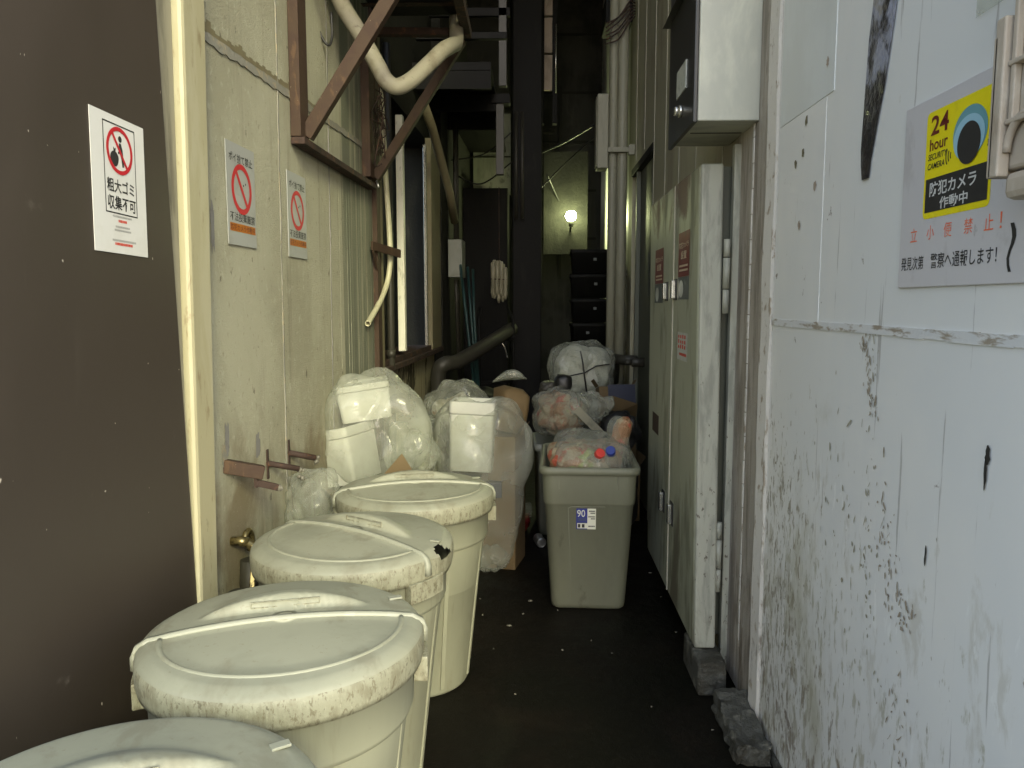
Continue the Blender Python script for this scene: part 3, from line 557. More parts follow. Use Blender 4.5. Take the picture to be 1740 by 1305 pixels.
# ------------------------------------------------------------------ signs
def camera_sign():
    W_, H_ = .52, .375
    t = thing('security_sign', 'weathered white sheet with yellow security camera notice on the right wall', 'sign', mat=Rframe(.793, 1.712, 1.532))
    b = MB(); b.box(0, W_, 0, H_, -.006, 0); b.build('sheet', 'plate', t, .002)
    n = lambda y: 1.712-y
    y0, y1, z0, z1 = n(1.618), .326, .136, .345
    b = MB(); pts = []
    for cx, cy, a0 in ((y1-.012, z1-.012, 0), (y0+.012, z1-.012, 90), (y0+.012, z0+.012, 180), (y1-.012, z0+.012, 270)):
        for k in range(5): pts.append((cx+.012*math.cos(R(a0+22.5*k)), cy+.012*math.sin(R(a0+22.5*k))))
    b.poly(pts, .0006); st = b.build('camera_notice', 'yellow', t)
    b = MB(); b.rect(y0+.008, y1-.008, z0+.012, .214, .0012); b.build('black_band', 'ink', st)
    lettering('24', y0+.018, y0+.083, .298, .335, .0013, 'stickred', st, .03)
    lettering('hour', y0+.016, y0+.083, .268, .291, .0013, 'stickred', st, .03)
    lettering('SECURITY', y0+.012, y0+.083, .250, .262, .0013, 'ink', st, .02, shear=.2)
    lettering('CAMERA', y0+.012, y0+.075, .232, .244, .0013, 'ink', st, .02, shear=.2)
    lettering('防犯カメラ', y0+.026, .283, .178, .206, .0019, 'paper', st, .03)
    lettering('作動中', .160, .258, .150, .173, .0019, 'paper', st, .03)
    cx = y0+.158
    b = MB(); b.disc((cx, .277),   .056, .0013, 40, a0=0, a1=360, sy=.85); b.build('dome_cap', 'teal', st)
    b = MB(); b.disc((cx-.002, .268), .051, .0019, 40, sy=.80); b.build('dome_ring', 'cyan', st)
    b = MB(); b.disc((cx, .258), .038, .0025, 40, sy=1.); b.build('dome_lens', 'ink', st)
    for ax, s0_, s1_ in ((.106, 150, 215), (.208, -35, 30)):
        b = MB()
        for k in range(3): b.disc((y0+ax, .247), .012+.008*k, .0013, 10, .009+.008*k, a0=s0_, a1=s1_)
        b.build('signal_arcs', 'ink', st)
    for i, ch in enumerate('立小便禁止！'):
        w_ = .028 if ch != '！' else .006
        uc = (.062, .129, .194, .264, .328, .363)[i]
        lettering(ch, uc-w_/2, uc+w_/2, .094, .122, .0007, 'orangefade', t, .0)
    lettering('発見次第', .014, .108, .036, .064, .0007, 'ink', t, .01); lettering('警察へ通報します！', .136, .357, .036, .066, .0007, 'ink', t, .01)
    b = MB(); q = random.Random(4); b.face([(.392+.008*math.sin(k*.9)+.008, .10-.0115*k, .0009) for k in range(8)]+[(.392+.006*math.sin(k*.9)-.002*q.random(), .10-.0115*k, .0009) for k in range(7, -1, -1)])
    b.build('black_scrawl', 'ink', t)
camera_sign()
b = MB(); b.rect(0, .10, 0, .3, 0); 
o = b.build('plastic_sheet', 'filmmilk'); o.matrix_world = Rframe(.7955, 1.47, 2.01); tag(o, 'small clear plastic sheet stuck high on the white wall above the sign', 'sheet')
def paper_notice():
    W_, H_ = .225, .318
    m = Lframe(1.723, 1.618, .0375) @ Matrix.Rotation(R(-1.0), 4, 'Z')
    t = thing('rubbish_notice', 'white paper notice banning bulky rubbish taped on the brown panel', 'notice', mat=m)
    b = MB(); b.box(0, W_, 0, H_, -.0012, 0); b.build('sheet', 'paper', t)
    b = MB(); u0, u1, v0, v1, k = .048, .182, .092, .300, .003
    b.rect(u0, u1, v1-k, v1, .0006); b.rect(u0, u1, v0, v0+k, .0006); b.rect(u0, u0+k, v0+k, v1-k, .0006); b.rect(u1-k, u1, v0+k, v1-k, .0006); b.build('black_frame', 'ink', t)
    c = (.114, .240)
    b = MB(); b.disc((.118, .268), .0075, .0006, 20)
    b.poly([(.112, .258), (.121, .259), (.127, .245), (.130, .222), (.131, .205), (.124, .204), (.121, .222), (.116, .235), (.108, .232), (.107, .236), (.113, .242)], .0006)
    pts = [(.092+.017*math.cos(a)*(1+.05*math.sin(3*a)), .219+.018*math.sin(a)) for a in [2*math.pi*i/24 for i in range(24)]]
    b.poly(pts, .0006); b.poly([(.089, .235), (.097, .235), (.099, .245), (.094, .242), (.088, .246)], .00065); b.build('figure_with_sack', 'ink', t)
    b = MB(); ban(b, c, .055, .0095, .0012); b.build('prohibition_ring', 'red', t)
    lettering('粗大ゴミ', u0+.009, u1-.011, .141, .173, .0006, 'ink', t, .03); lettering('収集不可', u0+.009, u1-.006, .101, .134, .0006, 'ink', t, .03)
    q = random.Random(1); b = MB()
    for v, a_, c_ in ((.084, .075, .155), (.060, .085, .145), (.052, .08, .15), (.028, .07, .17)): greek(b, a_, c_, v, .0045, .0006, q)
    for v, a_, c_ in ((.073, .098, .133), (.019, .08, .155)): b2 = MB(); greek(b2, a_, c_, v, .006, .0006, q); b2.build('red_print', 'redfade', t)
    b.build('small_print', 'greyink', t)
paper_notice()
def litter_sign(s, z, W_, H_, label):
    t = thing('litter_sign', label, 'sign', mat=Lframe(s, z, .006), group='no dumping signs on the cement wall')
    b = MB(); b.box(0, W_, 0, H_, -.003, 0); b.build('sheet', 'signgrey', t)
    lettering('ポイ捨て禁止', .09*W_, .92*W_, H_*.815, H_*.905, .0006, 'ink', t, .015)
    c = (W_*.5, H_*.565)
    b = MB(); b.poly([(W_*.27, H_*.50), (W_*.44, H_*.49), (W_*.49, H_*.41), (W_*.30, H_*.415)], .0006); b.build('drink_can', 'greyink', t)
    b = MB(); b.rect(W_*.55, W_*.585, H_*.60, H_*.62, .0006); b.rect(W_*.63, W_*.66, H_*.62, H_*.64, .0006); b.build('cigarette_end', 'ink', t)
    b = MB(); ban(b, c, W_*.355, W_*.078, .0012); b.build('prohibition_ring', 'red', t)
    lettering('不法投棄厳禁', .07*W_, .95*W_, H_*.235, H_*.325, .0006, 'ink', t, .015)
    b = MB(); b.rect(.06*W_, .96*W_, H_*.135, H_*.215, .0006); b.build('orange_band', 'orange', t)
    lettering('防犯カメラ作動中', .08*W_, .94*W_, H_*.142, H_*.207, .0012, 'stickred', t, .02)
    b = MB(); greek(b, .68*W_, .92*W_, H_*.085, H_*.016, .0006, random.Random(7)); b.build('small_print', 'greyink', t)
litter_sign(2.515, 1.692, .235, .333, 'pale grey no littering sign with red ring, the nearer one beside the cream post')
litter_sign(3.085, 1.685, .225, .338, 'pale grey no littering sign with red ring, the farther one under the rusty bracket')
# ------------------------------------------------------------------ round dustbins
RL = .31
def hgt(r): return -.0+.777+.024*(1-min(1, r/.285)**2)
def bin_lid(parent, broken):
    b = MB(); b.mi = 0
    rings = [(.02+.0133*i) for i in range(20)]+[.283]
    prof = [(r, hgt(r)) for r in rings]+[(.290, .7725), (.300, .768), (.3065, .760), (.3095, .750), (RL, .738), (RL-.001, .712), (RL-.004, .698), (RL-.012, .698), (RL-.013, .73)]
    n = 200; vs = []
    def grip(x, y):     # moulded lens-shaped grip behind the ridge
        lim = 1-(x/.185)**2
        if lim <= 0: return 0
        y0, y1 = .052, .052+.105*lim
        if y < y0-.012 or y > y1: return 0
        up = min(1, (y-(y0-.012))/.012); dn = min(1, (y1-y)/(.09*lim+1e-4)); return .029*lim**.75*up**.8*min(1, dn*1.3)**.8
    for r, z in prof:
        ring = []
        for k in range(n):
            t = 2*math.pi*k/n; x, y = r*math.cos(t), r*math.sin(t)
            dz = grip(x, y) if r < .28 else 0
            if r < .28 and y < -.004 and (x/.258)**2+(y/.235)**2 < 1: dz -= .004*min(1, (1-(x/.258)**2-(y/.235)**2)*12)*min(1, (-y-.004)/.03)
            ring.append(b.b.verts.new((x, y, z+dz)))
        vs.append(ring)
    b.b.faces.new(vs[0])
    for i in range(len(vs)-1):
        for k in range(n):
            a = 360*(k+.5)/n
            if broken and prof[i][0] >= .283 and .285 < prof[i+1][0] and prof[i+1][1] > .745 and 9+(i % 3)*1.2 < a < 28-abs(i-24)*2.5 : continue
            f = b.b.faces.new((vs[i][k], vs[i][(k+1) % n], vs[i+1][(k+1) % n], vs[i+1][k])); f.smooth = True
            f.material_index = 1 if (i >= 23) else 0
    if broken:
        for i in range(len(vs)):
            for k in range(n):
                a = 360*k/n
                if 0 < a < 32 and prof[i][0] > .29: vs[i][k].co.z -= .010*math.sin(R((a)/32*180)); 
    lid = b.build('lid', ['binlid', 'binrim'], parent)
    # straight ridge across the lid, its ends folded over the rim
    b = MB()
    path = [(-RL-.007, .716), (-RL-.007, .745), (-RL+.0, .766), (-.285, .781), (-.27, hgt(.27)+.003)]
    path += [(x, hgt(abs(x))+.004) for x in [-.24+.04*i for i in range(13)]]
    path += [(.27, hgt(.27)+.003), (.285, .781), (RL, .766), (RL+.007, .745), (RL+.007, .716)]
    pv = None; wd = .009
    for i, (x, z) in enumerate(path):
        e = .012 if abs(x) > .29 else .0098
        nrm = Vector((math.copysign(1, x) if abs(x) > RL+.005 else 0, 0, 1 if abs(x) < RL+.005 else 0)).normalized()
        c = Vector((x, -.01, z)); cur = [c+Vector((0, -e, 0))-nrm*.012, c+Vector((0, e, 0))-nrm*.012, c+Vector((0, e*.6, 0))+nrm*.0025, c+Vector((0, -e*.6, 0))+nrm*.0025]
        cur = [b.b.verts.new(q) for q in cur]
        if pv:
            for k in range(4): b.b.faces.new((pv[k], pv[(k+1) % 4], cur[(k+1) % 4], cur[k])).smooth = True
        else: b.b.faces.new(cur[::-1])
        pv = cur
    b.b.faces.new(pv); b.build('ridge', 'binridge', lid)
    b = MB(); pts = []
    for i in range(33):
        t = R(180+180*i/32); x, y = .258*math.cos(t), .235*math.sin(t)-.012; pts.append((x, y, hgt(math.hypot(x, y))-.001))
    b.tube([p_-Vector((0, 0, .0025)) for p_ in map(Vector, pts)], [.0068]*33, 8); b.build('curved_ridge', 'binlid', lid)
    b = MB(); fy = .047
    zt = lambda x: hgt(math.hypot(x, fy))
    for x0, x1, d0, d1 in ((-.075, .075, .017, .0185), (-.075, .075, .004, .0055), (-.0765, -.075, .004, .0185), (.075, .0765, .004, .0185)):
        b.box(x0, x1, fy-.006, fy-.002, zt(0)+d0+.003, zt(0)+d1+.003)
    b.build('name_frame', 'binrim', lid)
    b = MB(); a = R(14); b.box(-.016, .016, -.009, .009, 0, .005, m=Matrix.Translation((.262*math.cos(a), .262*math.sin(a)+.03, .781)) @ Matrix.Rotation(R(10), 4, 'Z')); b.build('moulded_tab', 'binridge', lid, .001)
    return lid
def round_bin(x, y, rz, label, broken=False):
    t = thing('round_dustbin', label, 'dustbin', (x, y, 0), rz, 'round dustbins in a row')
    b = MB()
    b.lathe([(.19, 0), (.200, .004), (.206, .016), (.268, .58), (.281, .588), (.285, .60), (.288, .69), (.296, .694), (.297, .708), (.280, .710), (.274, .60), (.20, .03)], 96)
    for k in range(8):
        a = R(22.5+45*k); c, s_ = math.cos(a), math.sin(a)
        m = Matrix.Rotation(a, 4, 'Z')
        b.hexa([m @ Vector(q) for q in ((.203, -.008, .03), (.213, -.008, .03), (.213, .008, .03), (.203, .008, .03), (.262, -.008, .58), (.272, -.008, .58), (.272, .008, .58), (.262, .008, .58))])
    b.build('body', 'binbody', t)
    bin_lid(t, broken)
    for sgn in (0, 180):
        m = Matrix.Rotation(R(sgn), 4, 'Z'); b = MB()
        for k in range(6):
            a0, a1 = R(-13+26*k/6), R(-13+26*(k+1)/6)
            q = [(r*math.cos(a), r*math.sin(a)-.01, z) for z in (.648, .706) for r, a in ((.286, a0), (RL+.008, a0), (RL+.008, a1), (.286, a1))]
            b.hexa([m @ Vector(v) for v in q])
        b.build('lid_clip', 'binrim', t, .003)
    return t
round_bin(-.600, .985, R(25), 'round grey green dustbin nearest the camera, only the back of its lid in view')
round_bin(-.555, 1.655, R(15.5), 'round dustbin beside the brown panel with a small white tab on its lid')
round_bin(-.556, 2.33, R(-33), 'round dustbin whose lid rim is cracked open showing a black gap', True)
round_bin(-.462, 2.975, R(12), 'round dustbin farthest back in the row, in front of the foam bag')

# ------------------------------------------------------------------ square dustbin
SQX, SQY = .285, 3.93
t = thing('square_dustbin', 'grey square open dustbin with blue 90 label standing alone on the dark floor', 'dustbin', (SQX, SQY, 0), R(-2))
b = MB()
b.rrect([(.165, .25, .03, 0), (.178, .262, .045, .008), (.183, .268, .05, .03), (.214, .304, .05, .53), (.217, .307, .05, .533), (.221, .311, .05, .545), (.226, .317, .05, .69), (.226, .317, .05, .70), (.216, .307, .045, .70), (.205, .295, .045, .50), (.172, .25, .04, .03)], 8)
b.build('body', 'sqbin', t)
b = MB(); b.rrect([(.227, .318, .05, .682), (.240, .331, .055, .684), (.243, .334, .056, .700), (.241, .332, .055, .716), (.232, .323, .05, .722), (.222, .313, .046, .720), (.214, .305, .045, .702)], 8, (False, False)); b.build('rim', 'sqbin', t)
b = MB()
fy = lambda z: -(.268+(.304-.268)*(z-.03)/.5)
for x in (-.095,):
    b.hexa([(x+.012, fy(.05)-.002, .05), (x+.016, fy(.05)-.002, .05), (x+.016, fy(.05)+.004, .05), (x+.012, fy(.05)+.004, .05), (x-.008, fy(.51)-.002, .51), (x-.004, fy(.51)-.002, .51), (x-.004, fy(.51)+.004, .51), (x-.008, fy(.51)+.004, .51)])
b.tube([(-.104, fy(.5)-.0, .505), (-.10, fy(.52), .520), (-.085, fy(.526), .526), (.07, fy(.526), .526), (.075, fy(.526), .526)], .0025, 6)
for x in (-.145, .135): b.box(x-.004, x+.004, -.324, -.311, .615, .682)
b.build('moulded_line', 'sqbin', t)
e = bpy.data.objects.new('capacity_label', None); COL.objects.link(e); e.parent = t
e.matrix_local = Matrix.Translation((-.062, fy(.415)-.0025, .415)) @ Matrix.Rotation(R(90+4.1), 4, 'X')
b = MB(); b.rect(0, .053, 0, .104, 0); b.build('blue_half', 'blue', e)
b = MB(); b.rect(.0532, .094, 0, .104, 0); b.rect(.005, .0530, .004, .03, .0004); b.build('pale_half', 'labelwhite', e)
lettering('90', .004, .042, .062, .097, .0008, 'labelwhite', e, .0)
q = random.Random(6); b = MB()
for v in (.05, .043): greek(b, .006, .048, v, .004, .0008, q)
b.rect(.004, .05, .034, .036, .0008); b.build('label_lines', 'stickgrey', e)
b = MB()
for v, u in ((.088, .06), (.078, .068), (.06, .058), (.05, .07), (.012, .058)): greek(b, u, .09, v, .006, .0008, q)
b.rect(.008, .02, .008, .026, .0008); b.rect(.027, .04, .008, .026, .0008); b.build('label_print', 'ink', e)

# contents of the square bin
o = blob('snack_rubbish', 'packets', None, (SQX-.01, SQY-.02, .70), (.185, .265, .10), 3, 4.0, .12); tag(o, 'orange and brown crumpled packets inside the bag of the square dustbin', 'rubbish')
o = blob('bin_liner', 'film', None, (SQX-.0, SQY-.0, .67), (.208, .288, .17), 5, 3., .08, sq=3.2, flat=.75); tag(o, 'clear plastic bin liner bulging out of the grey square dustbin', 'bag')
def bottle(x, y, z, tilt, az, cap, label):
    m = Matrix.Translation((x, y, z)) @ Matrix.Rotation(R(az), 4, 'Z') @ Matrix.Rotation(R(tilt), 4, 'X')
    t = thing('plastic_bottle', label, 'bottle', mat=m)
    b = MB(); b.lathe([(.028, -.2), (.033, -.19), (.033, -.08), (.030, -.06), (.014, -.02), (.0125, 0)], 24); b.build('bottle_body', 'filmthin', t)
    b = MB(); b.lathe([(.0175, -.004), (.0182, 0), (.0182, .016), (.0165, .019)], 24); b.build('cap', cap, t)
bottle(SQX+.035, SQY-.27, .775, 58, 20, 'capred', 'plastic bottle with red cap poking up in the square dustbin')
bottle(SQX+.092, SQY-.265, .785, 50, -10, 'capblue', 'plastic bottle with blue cap beside the red capped one in the square dustbin')
for o_ in list(bpy.data.objects):
    if o_.name.startswith('cap') and o_.type == 'MESH' and 'label' not in o_.name: o_.scale = (1.3,)*3
b = MB(); b.lathe([(.0, -.16), (.035, -.155), (.046, -.13), (.048, -.02), (.044, .04), (.046, .08), (.040, .125), (.02, .145), (.0, .148)], 32)
for v in b.b.verts: v.co += v.co.normalized()*.012*noise.noise(v.co*30)
o = b.build('wrapped_bottle', 'packets'); o.location = (SQX+.155, SQY-.02, .78); o.rotation_euler = (R(8), R(14), 0); tag(o, 'wrapped orange bottle standing up at the right corner of the square dustbin', 'bottle')
o = blob('plastic_film', 'film', None, (SQX+.155, SQY-.02, .775), (.062, .062, .155), 15, 2.4, .10, 4); tag(o, 'clear film around the wrapped bottle in the square dustbin', 'film')

# ------------------------------------------------------------------ rubbish pile, left side
def foam_box(m, sx, sy, sz, label, lid=True):
    t = thing('foam_box', label, 'foam box', mat=m)
    b = MB(); b.rrect([(sx*.46, sy*.46, .02, 0), (sx*.49, sy*.49, .025, sz*.8), (sx*.49, sy*.49, .025, sz*.82)], 5); b.build('box_body', 'foam', t, .004)
    b = MB(); b.rrect([(sx*.5, sy*.5, .025, sz*.825), (sx*.505, sy*.505, .025, sz*.86), (sx*.5, sy*.5, .025, sz), (sx*.42, sy*.42, .02, sz), (sx*.41, sy*.41, .02, sz*.93)], 5); b.build('box_lid', 'foam', t, .004)
    return t
TR = Matrix.Translation
def RX(a): return Matrix.Rotation(R(a), 4, 'X')
def RY(a): return Matrix.Rotation(R(a), 4, 'Y')
def RZ(a): return Matrix.Rotation(R(a), 4, 'Z')
# support of the pile: a cardboard carton under the foam bag
def carton(m, sx, sy, sz, label, mat='card', name='cardboard_box'):
    t = thing(name, label, 'box', mat=m)
    b = MB(); b.box(-sx/2, sx/2, -sy/2, sy/2, 0, sz); b.build('box_body', mat, t, .006)
    b = MB()
    for s_ in (-1, 1): b.hexa([Vector((s_*sx/2*k, y, z)) for k, y, z in ((1, -sy/2, sz+.001), (1, sy/2, sz+.001), (1.25, sy/2, sz+.05), (1.25, -sy/2, sz+.05), (1.006, -sy/2, sz+.003), (1.006, sy/2, sz+.003), (1.255, sy/2, sz+.053), (1.255, -sy/2, sz+.053))])
    b.build('box_flap', mat, t)
    return t
carton(TR((-.75, 3.74, 0)) @ RZ(4), .40, .46, .60, 'brown carton under the foam bag against the cement wall')
foam_box(TR((-.875, 3.66, .64)) @ RZ(-16) @ RY(-12), .21, .30, .27, 'white foam box in the bag, the lower one nearest the cement wall')
foam_box(TR((-.83, 3.82, .93)) @ RZ(12) @ RY(-8), .26, .28, .18, 'white foam box in the bag, the upper one lying on the other')
b = MB(); b.face([(-.10, 0, 0), (.12, 0, -.03), (.02, .02, .13)]); o = b.build('cardboard_flap', 'card', None, 0, .004); o.matrix_world = TR((-.60, 3.36, .70)) @ RZ(8); tag(o, 'pointed brown cardboard flap sticking up behind the farthest round dustbin', 'cardboard')
o = blob('foam_bag', 'filmmilk', None, (-.745, 3.72, .885), (.245, .27, .285), 21, 2.6, .13, sq=2.5, taper=-.10, flat=.92); tag(o, 'big clear plastic bag of white foam boxes leaning on the cement wall', 'bag')
o = blob('foam_bag', 'film', None, (-.585, 3.62, .77), (.13, .16, .17), 27, 3., .14, sq=2.3); tag(o, 'crumpled clear bag bulging in front of the big foam bag', 'bag'); o.name = 'crumpled_bag'
o = blob('small_bag', 'film', None, (-.885, 3.03, .735), (.105, .13, .125), 31, 3.2, .15, sq=2.2); tag(o, 'small empty clear bag caught between wall brackets and dustbins', 'bag')
o = blob('wrapper', 'packets', None, (-.965, 3.62, .70), (.03, .05, .06), 8, 3., .15, 4); o.data.materials[0] = M['foam']; tag(o, 'pale crumpled wrapper wedged between foam box and cement wall', 'wrapper')
# tall wrapped bag standing on the floor
carton(TR((-.165, 4.36, .0)) @ RZ(-12), .20, .26, .76, 'tall brown carton inside the clear bag in the middle', 'card')
b = MB(); b.rrect([(.08, .11, .02, -.10), (.095, .125, .04, .05), (.085, .10, .05, .12), (.05, .06, .04, .15)], 6)
for v in b.b.verts: v.co += Vector((noise.noise(v.co*9), noise.noise(v.co*9+Vector((5, 0, 0))), 0))*.03
o = b.build('paper_sack', 'card'); o.location = (-.14, 4.40, .87); o.rotation_euler = (0, R(14), R(20)); tag(o, 'crumpled brown paper sack on top in the clear middle bag', 'sack')
foam_box(TR((-.335, 4.24, .58)) @ RZ(-4) @ RY(2), .25, .22, .385, 'tall white foam box in the clear middle bag beside the carton')
carton(TR((-.32, 4.30, .42)) @ RZ(6), .28, .24, .09, 'flat dark tray under the tall foam box in the middle bag', 'navy', 'tray')
o = blob('carton_bag', 'filmmilk', None, (-.285, 4.32, .475), (.27, .225, .485), 41, 3.4, .08, sq=3.4, flat=.97, taper=.14); tag(o, 'large clear bag with foam box and brown carton standing mid alley', 'bag')
o = blob('bag_foot', 'film', None, (-.235, 4.20, .07), (.11, .05, .075), 44, 3.4, .16, 4); tag(o, 'slack torn plastic lying at the foot of the large clear bag', 'plastic'); o.name = 'torn_plastic'
b = MB(); pv = None; n = 18
for i in range(n+1):
    s_ = i/n; wd = .055*math.sin(math.pi*min(1, s_*1.05))**.8*(.5+.8*s_)+.006; x = .20*s_; z = .03*math.sin(s_*3)+.015*s_
    cur = [(x, -.01+.02*s_, z-wd*.45), (x, -.035, z+wd*.1), (x, .0, z+wd*.6)]
    cur = [b.b.verts.new(c) for c in cur]
    if pv:
        for k in range(2): b.b.faces.new((pv[k], pv[k+1], cur[k+1], cur[k])).smooth = True
    pv = cur
o = b.build('knot_ear', 'filmmilk', None, 0, .002); o.location = (-.235, 4.55, 1.035); tag(o, 'pale twisted plastic ear standing out from the middle bag', 'plastic'); o.name = 'plastic_ear'
# bag of bottles behind
o = blob('bag_contents', 'mixed', None, (-.48, 4.95, .76), (.17, .16, .15), 51, 3.6, .14); tag(o, 'mixed packaging inside the clear bag at the peeling wall', 'rubbish'); o.name = 'packaging'
o = blob('clear_bag', 'film', None, (-.48, 4.93, .79), (.23, .21, .23), 52, 3., .13, pinch=.2); tag(o, 'clear knotted bag of mixed packaging behind the middle bag', 'bag')
carton(TR((-.48, 4.98, 0)), .42, .36, .58, 'low carton under the clear packaging bag by the peeling wall')
o = blob('mixed_bag', 'film', None, (-.60, 4.45, .55), (.13, .2, .32), 61, 3., .14); tag(o, 'clear bag of wet rubbish squeezed between foam bag and middle bag', 'bag')
o = blob('wet_rubbish', 'mixed', None, (-.61, 4.47, .48), (.09, .15, .27), 62, 3., .14); tag(o, 'dark mixed rubbish in the bag squeezed between two bigger bags', 'rubbish')

# ------------------------------------------------------------------ rubbish pile, right side
t = thing('plastic_crate', 'pale grey plastic crate carrying the orange bag behind the square dustbin', 'crate', (.245, 5.1, 0), R(3))
b = MB(); b.rrect([(.21, .2, .02, 0), (.225, .22, .03, .55), (.245, .24, .03, .56), (.245, .24, .03, .60), (.22, .22, .03, .60), (.2, .2, .02, .05)], 5); b.build('crate_body', 'palebox', t)
o = blob('snack_bag_contents', 'packets', None, (.20, 5.08, .765), (.165, .17, .135), 71, 4., .12); tag(o, 'orange snack packets inside the bag on the pale crate', 'rubbish'); o.name = 'snack_packets'
o = blob('snack_bag', 'film', None, (.205, 5.07, .78), (.20, .20, .17), 72, 3.2, .12, pinch=.25); tag(o, 'clear bag of orange snack packets on the pale crate', 'bag')
o = blob('black_bag', 'black', None, (.205, 5.12, .965), (.062, .06, .062), 73, 2., .05, 4); tag(o, 'round black bundle on top of the orange snack bag', 'bundle')
o = blob('dark_bag', 'greypipe', None, (.11, 5.2, .93), (.065, .06, .05), 75, 3., .12, 4); o.name = 'dark_cloth'; tag(o, 'dark crumpled cloth beside the round black bundle', 'cloth')
o = blob('grey_bag', 'film', None, (.37, 5.0, .82), (.17, .13, .10), 74, 3.4, .18, rz=R(-30)); o.data.materials[0] = M['filmmilk']; tag(o, 'loose grey plastic draped right of the orange snack bag', 'bag')
b = MB(); b.bar((.28, 4.86, .83), (.45, 4.84, .66), .05, .006, (0, 1, 0)); tag(b.build('plastic_strap', 'paledim'), 'pale flat strap slanting down beside the orange snack bag', 'strap')
t = thing('grey_tub', 'grey plastic tub under the white sack at the right wall', 'tub', (.40, 6.0, 0))
b = MB(); b.rrect([(.22, .22, .04, 0), (.25, .25, .04, .70), (.265, .265, .04, .71), (.265, .265, .04, .75), (.24, .24, .04, .75), (.22, .22, .03, .1)], 5); b.build('tub_body', 'palebox', t)
o = blob('white_sack', 'newsbundle', None, (.385, 6.0, .97), (.225, .2, .205), 81, 2.6, .10, sq=3); tag(o, 'big white sack tied with dark twine on the grey tub', 'sack')
b = MB(); b.tube([(.36, 5.81, 1.14), (.375, 5.775, 1.06), (.39, 5.765, .95), (.41, 5.775, .82), (.42, 5.80, .77)], .006, 6); b.tube([(.19, 5.83, .96), (.28, 5.78, .955), (.39, 5.762, .98), (.48, 5.775, 1.03), (.58, 5.82, 1.04)], .005, 6)
tag(b.build('twine', 'black'), 'dark twine tied around the white sack', 'twine')
o = blob('sack_wrap', 'film', None, (.385, 6.0, .985), (.25, .22, .22), 82, 2.6, .10, sq=3); o.name = 'plastic_wrap'; tag(o, 'clear plastic wrapped over the tied white sack', 'wrap')
# flattened cartons leaning at the right wall
t = carton(TR((.60, 5.35, .40)) @ RZ(8) @ RX(-14), .25, .10, .52, 'dark blue and brown carton leaning by the cabinet')
b = MB(); b.box(-.06, .135, -.058, -.0525, .36, .53); b.build('blue_print', 'navy', t)
b = MB(); b.hexa([(-.10, -.07, .30), (.13, -.07, .30), (.13, -.056, .30), (-.10, -.056, .30), (-.06, -.16, .44), (.12, -.16, .38), (.12, -.15, .38), (-.06, -.15, .44)]); b.build('open_flap', 'card', t)
carton(TR((.58, 5.36, 0)) @ RZ(5), .30, .3, .395, 'brown carton on the floor under the leaning blue carton')
o = blob('black_sack', 'rubber', None, (.56, 5.0, .68), (.13, .14, .12), 77, 3., .12); tag(o, 'black rubbish sack in front of the leaning carton', 'sack')
o = blob('black_sack', 'rubber', None, (.55, 4.98, .3), (.15, .14, .30), 79, 3., .1); tag(o, 'black rubbish sack on the floor under the other black sack', 'sack')
# litter on the floor
t = tag(MB().lathe([(.026, 0), (.032, .008), (.032, .10), (.026, .115), (.024, .115), (.0235, .111)], 24).build('drink_can', 'can'), 'crushed silver drink can lying on the dark floor by the square dustbin', 'can')
t.location = (.035, 4.72, .033); t.rotation_euler = (R(90), 0, R(12))
o = blob('red_packet', 'packets', None, (-.08, 4.98, .06), (.07, .08, .055), 91, 3., .15, 4); o.data.materials[0] = M['stickred']; tag(o, 'dark red crumpled packet on the floor between the piles', 'packet')
o = blob('small_cup', 'film', None, (-.03, 5.0, .13), (.035, .035, .05), 92, 3., .12, 4); o.name = 'plastic_scrap'; tag(o, 'small clear plastic scrap on top of the red packet', 'plastic')
b = MB(); q = random.Random(12)
for i in range(26):
    y = q.uniform(1.9, 4.6); x = q.uniform(-.30, .68); s_ = q.choice((.002, .0025, .003, .004, .008)); a = q.uniform(0, 6.28)
    pts = []
    n = q.randint(4, 6)
    for k in range(n):
        t_ = a+2*math.pi*k/n; r = s_*q.uniform(.5, 1.2); pts.append(Vector((x+r*math.cos(t_)*1.5, y+r*math.sin(t_)*.8, .003)))
    top = [p+Vector((q.uniform(-.002, .002), 0, q.uniform(.002, .006))) for p in pts]
    b.face(top)
    for k in range(n): b.face([pts[k], pts[(k+1) % n], top[(k+1) % n], top[k]])
o = b.build('litter_scraps', 'litter'); o['kind'] = 'stuff'; o['label'] = 'tiny pale scraps of litter scattered over the dark floor'
o = blob('cigarette_end', 'packets', None, (-.285, 2.25, .012), (.008, .012, .02), 95, 2., .05, 3); o.data.materials[0] = M['wood']; o.name = 'bottle_cork'; tag(o, 'small yellowish stub on the floor beside the near dustbins', 'stub')
# ------------------------------------------------------------------ rusty bracket and things on the left wall
t = thing('wall_bracket', 'rusty red brown steel bracket with diagonal struts carrying the air unit', 'bracket')
def Lbar(name, s0, s1, z0, z1, o0, o1, mat='rust'):
    b = MB(); b.box(o0, o1, s0, s1, z0, z1, Lb); return b.build(name, mat, t, .003)
Lbar('upright', 3.15, 3.255, 2.165, 3.0, .003, .045); Lbar('upright', 4.30, 4.42, 2.19, 3.0, .003, .05)
Lbar('foot_rail', 3.15, 4.42, 2.135, 2.163, .003, .06, 'rustdark')
b = MB(); b.bar(Lm(3.235, 2.18, .04), (-.53, 3.235, 2.79), .055, .05, (0, 1, 0)); b.bar((-.53, 3.235, 2.79), (-.36, 3.235, 3.0), .055, .05, (0, 1, 0)); b.build('strut', 'rust', t, .003)
b = MB(); b.bar(Lm(4.42, 2.20, .05), (-.395, 4.42, 2.94), .05, .055, (0, 1, 0)); b.build('strut', 'rust', t, .003)
